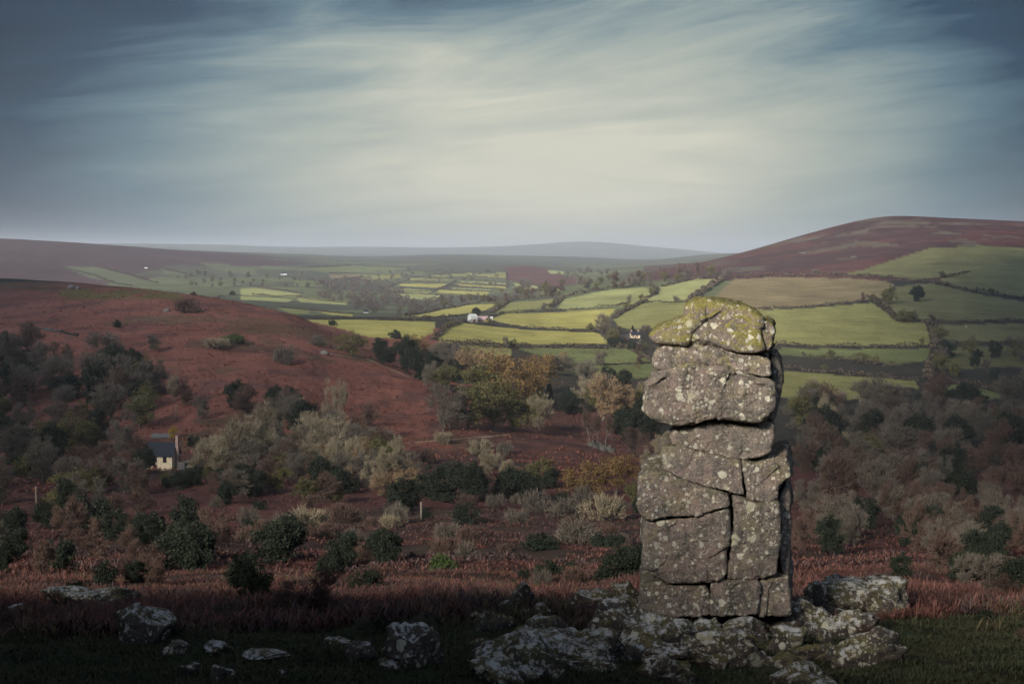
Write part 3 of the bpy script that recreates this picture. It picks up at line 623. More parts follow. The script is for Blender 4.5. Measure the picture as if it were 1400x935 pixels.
BOULDERS = [
 ('broad flat dark boulder with white crust, in the grass left of the stack', 643, 852, 862, 915, 101),
 ('low slab in front of the broad flat boulder, grey with white edges', 640, 745, 892, 932, 102),
 ('pointed lichen-spotted boulder leaning against the foot of the stack', 880, 952, 811, 858, 103),
 ('rounded boulder with pale flank just right of the pointed one at the stack foot', 936, 994, 843, 884, 104),
 ('squat dark boulder below the middle of the stack foot', 992, 1056, 842, 886, 105),
 ('long tilted slab under the right side of the stack', 1024, 1118, 818, 868, 106),
 ('dark boulder with bright white crest at the bottom edge of the photo', 878, 952, 889, 938, 107),
 ('wide smooth grey boulder left of the stack on the skyline of the bracken', 760, 848, 802, 838, 108),
 ('whitish ragged boulder between the smooth grey one and the stack', 806, 864, 818, 862, 109),
 ('small upright boulder with white top among grass', 701, 731, 795, 832, 110),
 ('small white-capped stone at the left end of the grassy hummock', 679, 704, 820, 835, 111),
 ('flat pale stone on the grassy hummock beside the small upright boulder', 716, 758, 824, 842, 112),
 ('dark sharp boulder tucked against the left side of the stack', 838, 882, 794, 838, 113),
 ('boulder with white curl of crust below the left corner of the stack', 856, 902, 838, 872, 114),
 ('large dark boulder with a peaked lichened top right of the stack', 1096, 1246, 786, 850, 115),
 ('stone with white face in front of the large dark boulder at right', 1132, 1172, 826, 848, 116),
 ('low stone with white streaks in dark grass at far right', 1168, 1212, 864, 878, 117),
 ('pale-spotted rock end below the long tilted slab', 1116, 1146, 858, 882, 118),
 ('long whitish outcrop boulder at the far left edge of the shelf', 48, 186, 796, 832, 119),
 ('blocky boulder with white top and lichen patch at left', 146, 232, 824, 880, 120),
 ('round white-topped stone below the blocky left boulder', 213, 254, 874, 900, 121),
 ('small pair-like split stone with bright top in the left grass', 272, 312, 875, 899, 122),
 ('thin pale edge of stone showing in the grass at left centre', 328, 394, 886, 906, 123),
 ('small flat white stone left of the leaning white-streaked boulder', 438, 477, 869, 886, 124),
 ('leaning white-streaked boulder beside the pyramid boulder', 468, 510, 874, 908, 125),
 ('pyramid-shaped boulder with white ridges in the left foreground', 520, 602, 852, 914, 126),
 ('low stone at the foot of the pyramid boulder', 512, 548, 900, 918, 127),
 ('dim grey stone low at the left bottom', 232, 268, 904, 926, 128),
 ('pale stone low at the bottom below the split stone', 280, 314, 908, 934, 129),
 ('dull stone at the extreme left edge of the photo', -6, 32, 824, 846, 130),
 ('low dark rock under the stack between squat boulder and slab', 1050, 1110, 852, 890, 131),
 ('dark mossy rock under the pointed boulder', 898, 945, 850, 890, 132),
 ('half-buried rock below the rounded boulder, brown and mossy', 950, 1004, 874, 904, 133),
 ('grey rock sunk in grass right of the broad flat boulder', 842, 892, 862, 900, 134),
 ('low rock near the bottom edge, right of the white-crested one', 1010, 1066, 888, 912, 135),
 ('tiny white stone near the bottom at left centre', 370, 386, 916, 924, 136),
]
rgb = random.Random(5)
for i in range(62):
    if i < 34: x = rgb.gauss(995, 80); y = rgb.uniform(850, 915)
    elif i < 50: x = rgb.uniform(655, 900); y = rgb.uniform(838, 930)
    else: x = rgb.uniform(860, 1120); y = rgb.uniform(900, 945)
    w_ = rgb.uniform(26, 64) if i % 3 else rgb.uniform(66, 118); h_ = w_ * rgb.uniform(0.35, 0.6)
    size = 'large' if w_ > 64 else 'small' if w_ < 42 else 'middling'
    where = 'left of the stack foot' if x < 860 else 'at the right end of the outcrop' if x > 1060 else 'directly under the stack'
    low = 'low by the photo edge' if y > 905 else 'high on the outcrop' if y < 868 else 'halfway down the outcrop'
    BOULDERS.append((size + ' dark broken rock ' + where + ', ' + low, x - w_ / 2, x + w_ / 2, y - h_, y, 500 + i, size + ' broken rocks ' + where + ' ' + low, M_SHADEROCK if i % 3 else None))
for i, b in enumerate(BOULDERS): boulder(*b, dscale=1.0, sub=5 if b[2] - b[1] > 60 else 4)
# ------------------------------------------------------------------ trees, bushes: prototypes
def leaf_mat(name, c, c2, var=0.35, trans=0.15):
    t = NT(name); oi = t.N.new('ShaderNodeObjectInfo'); at_ = t.N.new('ShaderNodeAttribute'); at_.attribute_name = 'tint'
    a = t.mix(t.math('MULTIPLY', t.math('ADD', at_.outputs['Fac'], oi.outputs['Random']), 0.5, clamp=True), c, c2)
    k = t.math('MULTIPLY_ADD', at_.outputs['Fac'], var * 2, 1 - var)
    vm = t.N.new('ShaderNodeVectorMath'); vm.operation = 'SCALE'; t.L.new(a, vm.inputs[0]); t.L.new(k, vm.inputs['Scale'])
    t.b.inputs['Specular IOR Level'].default_value = 0.04
    t.color(vm.outputs[0]); return t.m
def bark(name, c):
    t = NT(name); p = t.obj(); n = t.noise(t.map(p, (3, 3, 0.8)), 2.0, 5)
    return t.color(t.mix(t.ramp(n, 0.35, 0.65), tuple(x * 0.55 for x in c), c))
M_BARKD = bark('dark_bark', (0.075, 0.066, 0.055)); M_BARKG = bark('grey_bark', (0.15, 0.135, 0.11)); M_BARKP = bark('pale_bark', (0.19, 0.175, 0.15)); M_BARKW = bark('white_bark', (0.24, 0.22, 0.19))
M_LEAF = dict(
    grey=leaf_mat('grey_twigs', (0.082, 0.070, 0.057), (0.130, 0.110, 0.086)),
    beige=leaf_mat('beige_twigs', (0.170, 0.140, 0.095), (0.245, 0.203, 0.132)),
    pink=leaf_mat('russet_twigs', (0.075, 0.050, 0.042), (0.105, 0.068, 0.052)),
    autumn=leaf_mat('copper_leaves', (0.135, 0.088, 0.040), (0.200, 0.125, 0.050)),
    tan=leaf_mat('tan_leaves', (0.190, 0.128, 0.072), (0.240, 0.165, 0.095)),
    olive=leaf_mat('olive_leaves', (0.074, 0.072, 0.034), (0.125, 0.110, 0.046)),
    dark=leaf_mat('evergreen_leaves', (0.019, 0.026, 0.019), (0.032, 0.038, 0.025)),
    green=leaf_mat('green_leaves', (0.045, 0.072, 0.026), (0.070, 0.092, 0.032)),
    gold=leaf_mat('golden_leaves', (0.33, 0.22, 0.04), (0.42, 0.28, 0.05)),
    brown=leaf_mat('hedge_twigs', (0.052, 0.042, 0.034), (0.085, 0.066, 0.048)),
)
def rand_dirs(n, rg):
    v = rg.normal(size=(n, 3)); return v / np.linalg.norm(v, axis=1, keepdims=True)
def cards(P, size, rg, aspect=0.7, up=None, jit=0.45):
    """one small leaf-spray quad at each point"""
    n = len(P); a = rand_dirs(n, rg)
    if up is not None: a = a * (1 - up) + np.array([0, 0, 1.0]) * up; a /= np.linalg.norm(a, axis=1, keepdims=True)
    b = np.cross(a, rand_dirs(n, rg)); b /= np.linalg.norm(b, axis=1, keepdims=True) + 1e-9
    s = (size * (1 + jit * (rg.random(n) * 2 - 1)))[:, None] if np.isscalar(size) else (size * (1 + jit * (rg.random(n) * 2 - 1)))[:, None]
    A = a * s * 0.5; B = b * s * 0.5 * aspect
    V = np.stack([P - A, P + B - A * 0.1, P + A, P - B + A * 0.1], 1).reshape(-1, 3)
    Fc = np.arange(n * 4).reshape(n, 4); T = np.repeat(rg.random(n), 4)
    return V, Fc, T
def skeleton(rg, H, spread, levels, first, splits, droop=0.0, lean=0.06, multi=1, lsize_hint=False):
    """trunk and limbs as polylines with radii; returns paths and twig ends"""
    paths, ends = [], []
    def grow(p, d, L, r, lev):
        n = 4; pts = [p.copy()]; rad = [r]; q = p.copy(); dd = d.copy()
        for i in range(n):
            dd = dd + rg.normal(size=3) * 0.16; dd[2] -= droop * lev * 0.1; dd /= np.linalg.norm(dd)
            q = q + dd * L / n; pts.append(q.copy()); rad.append(r * (1 - 0.42 * (i + 1) / n))
        paths.append((pts, rad, lev))
        if lev >= levels: ends.append((q, lev)); return
        k = splits[lev] if lev < len(splits) else 2
        ph = rg.random() * 6.28
        for j in range(k):
            a = ph + j * 6.283 / k + rg.normal() * 0.3; tilt = spread * (0.65 + 0.6 * rg.random())
            if lev == 0 and j % 2 == 0: tilt *= 1.5
            u = np.cross(dd, [0.3, 0.9, 0.2]); u /= np.linalg.norm(u); w = np.cross(dd, u)
            nd = dd * math.cos(tilt) + (u * math.cos(a) + w * math.sin(a)) * math.sin(tilt); nd[2] += 0.12; nd /= np.linalg.norm(nd)
            st = pts[-1] if (j < 2 or lev == 0) else pts[-2]
            grow(np.array(st), nd, L * ((1.25 if lev == 0 else 0.62) + 0.35 * rg.random()), rad[-1] * 0.70, lev + 1)
            if lev >= 1:
                ends.append((np.array(st) + nd * L * 0.35, lev))
                if lev == 1: ends.append((np.array(pts[2]), lev)); ends.append((np.array(pts[1]) + rg.normal(size=3) * H * 0.04, lev))
    for m in range(multi):
        a = rg.random() * 6.28; ln = lean if multi == 1 else 0.35
        d = np.array([math.cos(a) * ln, math.sin(a) * ln, 1.0]); d /= np.linalg.norm(d)
        grow(np.array([math.cos(a) * 0.02 * H * (multi > 1), math.sin(a) * 0.02 * H * (multi > 1), -0.02 * H]), d, first * H, H * (0.009 if lsize_hint else 0.017) / multi ** 0.4, 0)
    return paths, ends
def tree_proto(seed, H, width, spread, levels, first, splits, leaf, barkm, per=36, clump=0.09, lsize=0.028, twig=0.0, multi=1, lo=0.07, shellq=0.6):
    """returns (trunk mesh, crown mesh) scaled to height H with crown width `width`, base at the origin"""
    rg = np.random.default_rng(seed)
    paths, ends = skeleton(rg, H, spread, levels, first, splits, multi=multi, lsize_hint=first > 0.3)
    E = np.array([e[0] for e in ends])
    zmax = E[:, 2].max(); rx = np.percentile(np.hypot(E[:, 0], E[:, 1]), 96)
    sz = H * 0.95 / zmax; sx = width * 0.45 / max(rx, 1e-3)
    S = np.array([sx, sx, sz]); E = E * S
    mb = MB()
    for pts, rad, lev in paths:
        if lev > 3: continue
        mb.tube([tuple(np.array(p) * S) for p in pts], [max(r * (1.15 if lev == 0 else 1.0), H * 0.0016) for r in rad], 7 if lev == 0 else 4 if lev > 1 else 5)
    trunk = mb.mesh('trunk', barkm, True)
    # leaf clumps at the twig ends: denser towards the outside of the clump, uneven in size
    P = []
    for e in E:
        if e[2] < H * lo: continue
        n = int(per * rg.uniform(0.35, 1.5)); d = rand_dirs(n, rg); r = clump * H * rg.uniform(0.6, 1.35)
        rr = r * (shellq + (1 - shellq) * rg.random(n)) * np.sqrt(rg.random(n) * 0.7 + 0.3)
        P.append(e + d * rr[:, None] * np.array([1.15, 1.15, 0.8]))
    P = np.concatenate(P); V, Fc, T = cards(P, lsize * H, rg)
    if twig > 0:                                    # fine bare twigs, fanning out and up
        n = int(len(P) * twig); I = rg.integers(0, len(P), n); B = P[I]; cen = np.array([0, 0, H * 0.35])
        o = (B - cen); o /= np.linalg.norm(o, axis=1, keepdims=True); o = o * 0.8 + rand_dirs(n, rg) * 0.5; o[:, 2] += 0.25; o /= np.linalg.norm(o, axis=1, keepdims=True)
        side = np.cross(o, rand_dirs(n, rg)); side /= np.linalg.norm(side, axis=1, keepdims=True); L = (0.075 * H * (0.5 + rg.random(n)))[:, None]
        tv = np.stack([B - side * 0.0035 * H, B + side * 0.0035 * H, B + o * L + side * 0.001 * H, B + o * L - side * 0.001 * H], 1).reshape(-1, 3)
        V = np.concatenate([V, tv]); Fc = np.concatenate([Fc, np.arange(n * 4).reshape(n, 4) + len(Fc) * 4]); T = np.concatenate([T, np.repeat(rg.random(n) * 0.6 + 0.4, 4)])
    crown = npmesh('crown', V, Fc, [leaf], attr={'tint': T})
    return trunk, crown
def bush_proto(seed, H, width, leaf, barkm, nclump=40, per=60, lsize=0.07, twig=0.0, shape=1.0):
    rg = np.random.default_rng(seed); P = []
    mb = MB()
    for i in range(nclump):
        a = rg.random() * 6.283; q = math.sqrt(rg.random()) * 0.78; z = rg.random() ** 0.8
        top = math.sqrt(max(0.05, 1 - q * q)) * (0.75 + 0.35 * rg.random())
        c = np.array([math.cos(a) * q * width / 2, math.sin(a) * q * width / 2, H * (0.08 + 0.78 * z * top * shape)])
        n = int(per * rg.uniform(0.5, 1.4)); r = 0.17 * (H + width) / 2 * rg.uniform(0.6, 1.3)
        P.append(c + rand_dirs(n, rg) * (r * (0.55 + 0.45 * rg.random(n)))[:, None] * np.array([1, 1, 0.85]))
        if i < 14: mb.tube([(0.04 * math.cos(a) * width, 0.04 * math.sin(a) * width, -0.05 * H), tuple(c * [0.55, 0.55, 0.5]), tuple(c)], [0.02 * H, 0.013 * H, 0.005 * H], 4)
    P = np.concatenate(P); P[:, 2] = np.abs(P[:, 2])
    V, Fc, T = cards(P, lsize * H, rg)
    if twig > 0:
        n = int(len(P) * twig); B = P[rg.integers(0, len(P), n)]; o = B - np.array([0, 0, -0.1 * H]); o /= np.linalg.norm(o, axis=1, keepdims=True)
        o = o + rand_dirs(n, rg) * 0.5; o[:, 2] += 0.3; o /= np.linalg.norm(o, axis=1, keepdims=True); side = np.cross(o, rand_dirs(n, rg)); side /= np.linalg.norm(side, axis=1, keepdims=True)
        L = (0.2 * H * (0.4 + rg.random(n)))[:, None]
        tv = np.stack([B - side * 0.009 * H, B + side * 0.009 * H, B + o * L + side * 0.003 * H, B + o * L - side * 0.003 * H], 1).reshape(-1, 3)
        V = np.concatenate([V, tv]); Fc = np.concatenate([Fc, np.arange(n * 4).reshape(n, 4) + len(Fc) * 4]); T = np.concatenate([T, np.repeat(rg.random(n) * 0.6 + 0.4, 4)])
    return mb.mesh('stem', barkm, True), npmesh('crown', V, Fc, [leaf], attr={'tint': T})
def conifer_proto(seed, H, width, leaf, barkm):
    rg = np.random.default_rng(seed); P = []
    for z in np.linspace(0.06, 0.99, 46):
        r = width / 2 * (1 - z) ** 0.8 * rg.uniform(0.8, 1.15) + 0.01 * H; n = int(16 + 130 * (1 - z))
        a = rg.random(n) * 6.283; q = np.sqrt(rg.random(n)) * r; P.append(np.stack([np.cos(a) * q, np.sin(a) * q, H * z - q * 0.3 + rg.normal(size=n) * 0.01 * H], 1))
    P = np.concatenate(P); V, Fc, T = cards(P, 0.045 * H, rg)
    mb = MB().tube([(0, 0, -0.02 * H), (0, 0, H * 0.5), (0, 0, H * 0.97)], [0.02 * H, 0.012 * H, 0.003 * H], 6)
    return mb.mesh('trunk', barkm, True), npmesh('crown', V, Fc, [leaf], attr={'tint': T})
PROTO = {}
def proto(kind):
    """a list of (trunk, crown, height, width) meshes per kind"""
    if kind in PROTO: return PROTO[kind]
    L = []; H = 15.0
    if kind == 'bare':   L = [(*tree_proto(s, H, w, 0.62, 3, 0.132, (4, 3, 3), M_LEAF['grey'], M_BARKG, 34, 0.10, 0.024, 1.3), H, w) for s, w in ((1, 13), (2, 15), (3, 11))]
    if kind == 'beige':  L = [(*tree_proto(s, H, w, 0.65, 3, 0.121, (4, 3, 3), M_LEAF['beige'], M_BARKG, 42, 0.10, 0.022, 1.1), H, w) for s, w in ((4, 16), (5, 13))]
    if kind == 'limbs':  L = [(*tree_proto(s, H, w, 0.60, 3, 0.088, (3, 3, 4), M_LEAF['beige'], M_BARKW, 34, 0.075, 0.022, 0.5, multi=3, lo=0.5), H, w) for s, w in ((6, 21),)]
    if kind == 'pink':   L = [(*tree_proto(s, H, w, 0.62, 3, 0.121, (4, 3, 3), M_LEAF['pink'], M_BARKD, 34, 0.095, 0.024, 1.2), H, w) for s, w in ((7, 14), (8, 12))]
    if kind == 'autumn': L = [(*tree_proto(s, H, w, 0.66, 3, 0.132, (5, 3, 3), M_LEAF['autumn'], M_BARKD, 48, 0.092, 0.030), H, w) for s, w in ((9, 14), (10, 13))]
    if kind == 'tan':    L = [(*tree_proto(s, H, w, 0.60, 3, 0.154, (5, 3, 3), M_LEAF['tan'], M_BARKP, 42, 0.088, 0.027, 0.2), H, w) for s, w in ((11, 14), (12, 11))]
    if kind == 'olive':  L = [(*tree_proto(s, H, w, 0.66, 3, 0.121, (5, 3, 3), M_LEAF['olive'], M_BARKD, 50, 0.095, 0.030), H, w) for s, w in ((13, 15), (14, 12))]
    if kind == 'dark':   L = [(*tree_proto(s, H, w, 0.60, 3, 0.088, (5, 4, 3), M_LEAF['dark'], M_BARKD, 110, 0.12, 0.034, lo=0.03), H, w) for s, w in ((15, 13), (16, 16))]
    if kind == 'birch':  L = [(*tree_proto(s, H, w, 0.42, 3, 0.42, (4, 3, 2), M_LEAF['pink'], M_BARKW, 34, 0.075, 0.020, 0.8, lo=0.45), H, w) for s, w in ((17, 7),)]
    if kind == 'gold':   L = [(*tree_proto(18, H, 15, 0.66, 3, 0.18, (5, 3, 3), M_LEAF['gold'], M_BARKD, 46, 0.095, 0.034, lo=0.1), H, 15)]
    if kind == 'conifer': L = [(*conifer_proto(19, H, 4.6, M_LEAF['dark'], M_BARKD), H, 4.6)]
    if kind == 'bushgrey': L = [(*bush_proto(s, 4.0, w, M_LEAF['grey'], M_BARKD, 36, 55, 0.055, 0.6), 4.0, w) for s, w in ((20, 5.5), (21, 6.5))]
    if kind == 'bushbeige': L = [(*bush_proto(s, 4.0, w, M_LEAF['beige'], M_BARKD, 36, 55, 0.055, 0.7), 4.0, w) for s, w in ((22, 5.5), (23, 6.0))]
    if kind == 'bushdark': L = [(*bush_proto(s, 4.0, w, M_LEAF['dark'], M_BARKD, 44, 70, 0.075), 4.0, w) for s, w in ((24, 5.5), (25, 7.0))]
    if kind == 'bushgreen': L = [(*bush_proto(26, 4.0, 6.2, M_LEAF['green'], M_BARKD, 44, 70, 0.07), 4.0, 6.2)]
    if kind == 'bushpink': L = [(*bush_proto(27, 4.0, 6.0, M_LEAF['pink'], M_BARKD, 38, 55, 0.055, 0.7), 4.0, 6.0)]
    if kind == 'bushgold': L = [(*bush_proto(28, 4.0, 5.0, M_LEAF['gold'], M_BARKD, 36, 55, 0.08), 4.0, 5.0)]
    PROTO[kind] = L; return L
NAME = dict(bare='bare_tree', beige='bare_tree', limbs='bare_tree', pink='bare_tree', autumn='autumn_tree', tan='autumn_tree', olive='oak_tree', dark='evergreen_tree', birch='birch_tree',
            gold='autumn_tree', conifer='conifer_tree', bushgrey='bush', bushbeige='bush', bushdark='bush', bushgreen='bush', bushpink='bush', bushgold='bush')
def plant(kind, loc, h, w, label, group=None, seed=0, parts=True):
    L = proto(kind); tr, cr, H, Wd = L[seed % len(L)]
    sz = h / H; sx = w / Wd
    base = NAME[kind]
    root = empty(base, loc, random.uniform(0, 6.283)); root.scale = (sx, sx, sz)
    tag(root, label, 'bush' if base == 'bush' else 'tree', group)
    link('stem' if base == 'bush' else 'trunk', tr, root); link('crown', cr, root)
    return root
SMALL = {}
def plant_small(kind, loc, h, w, label, group, seed=0):
    """a far tree: trunk and crown in one mesh"""
    L = proto(kind); i = seed % len(L); tr, cr, H, Wd = L[i]
    if (kind, i) not in SMALL:
        bm = bmesh.new(); n0 = 0
        bm.from_mesh(tr); nt = len(bm.faces); bm.from_mesh(cr); bm.faces.ensure_lookup_table()
        for f in bm.faces[nt:]: f.material_index = 1
        me = bpy.data.meshes.new(NAME[kind]); bm.to_mesh(me); bm.free(); me.materials.append(tr.materials[0]); me.materials.append(cr.materials[0]); SMALL[(kind, i)] = me
    o = link(NAME[kind], SMALL[(kind, i)], None, loc); o.rotation_euler[2] = random.uniform(0, 6.283); o.scale = (w / Wd, w / Wd, h / H)
    tag(o, label, 'bush' if NAME[kind] == 'bush' else 'tree', group); return o
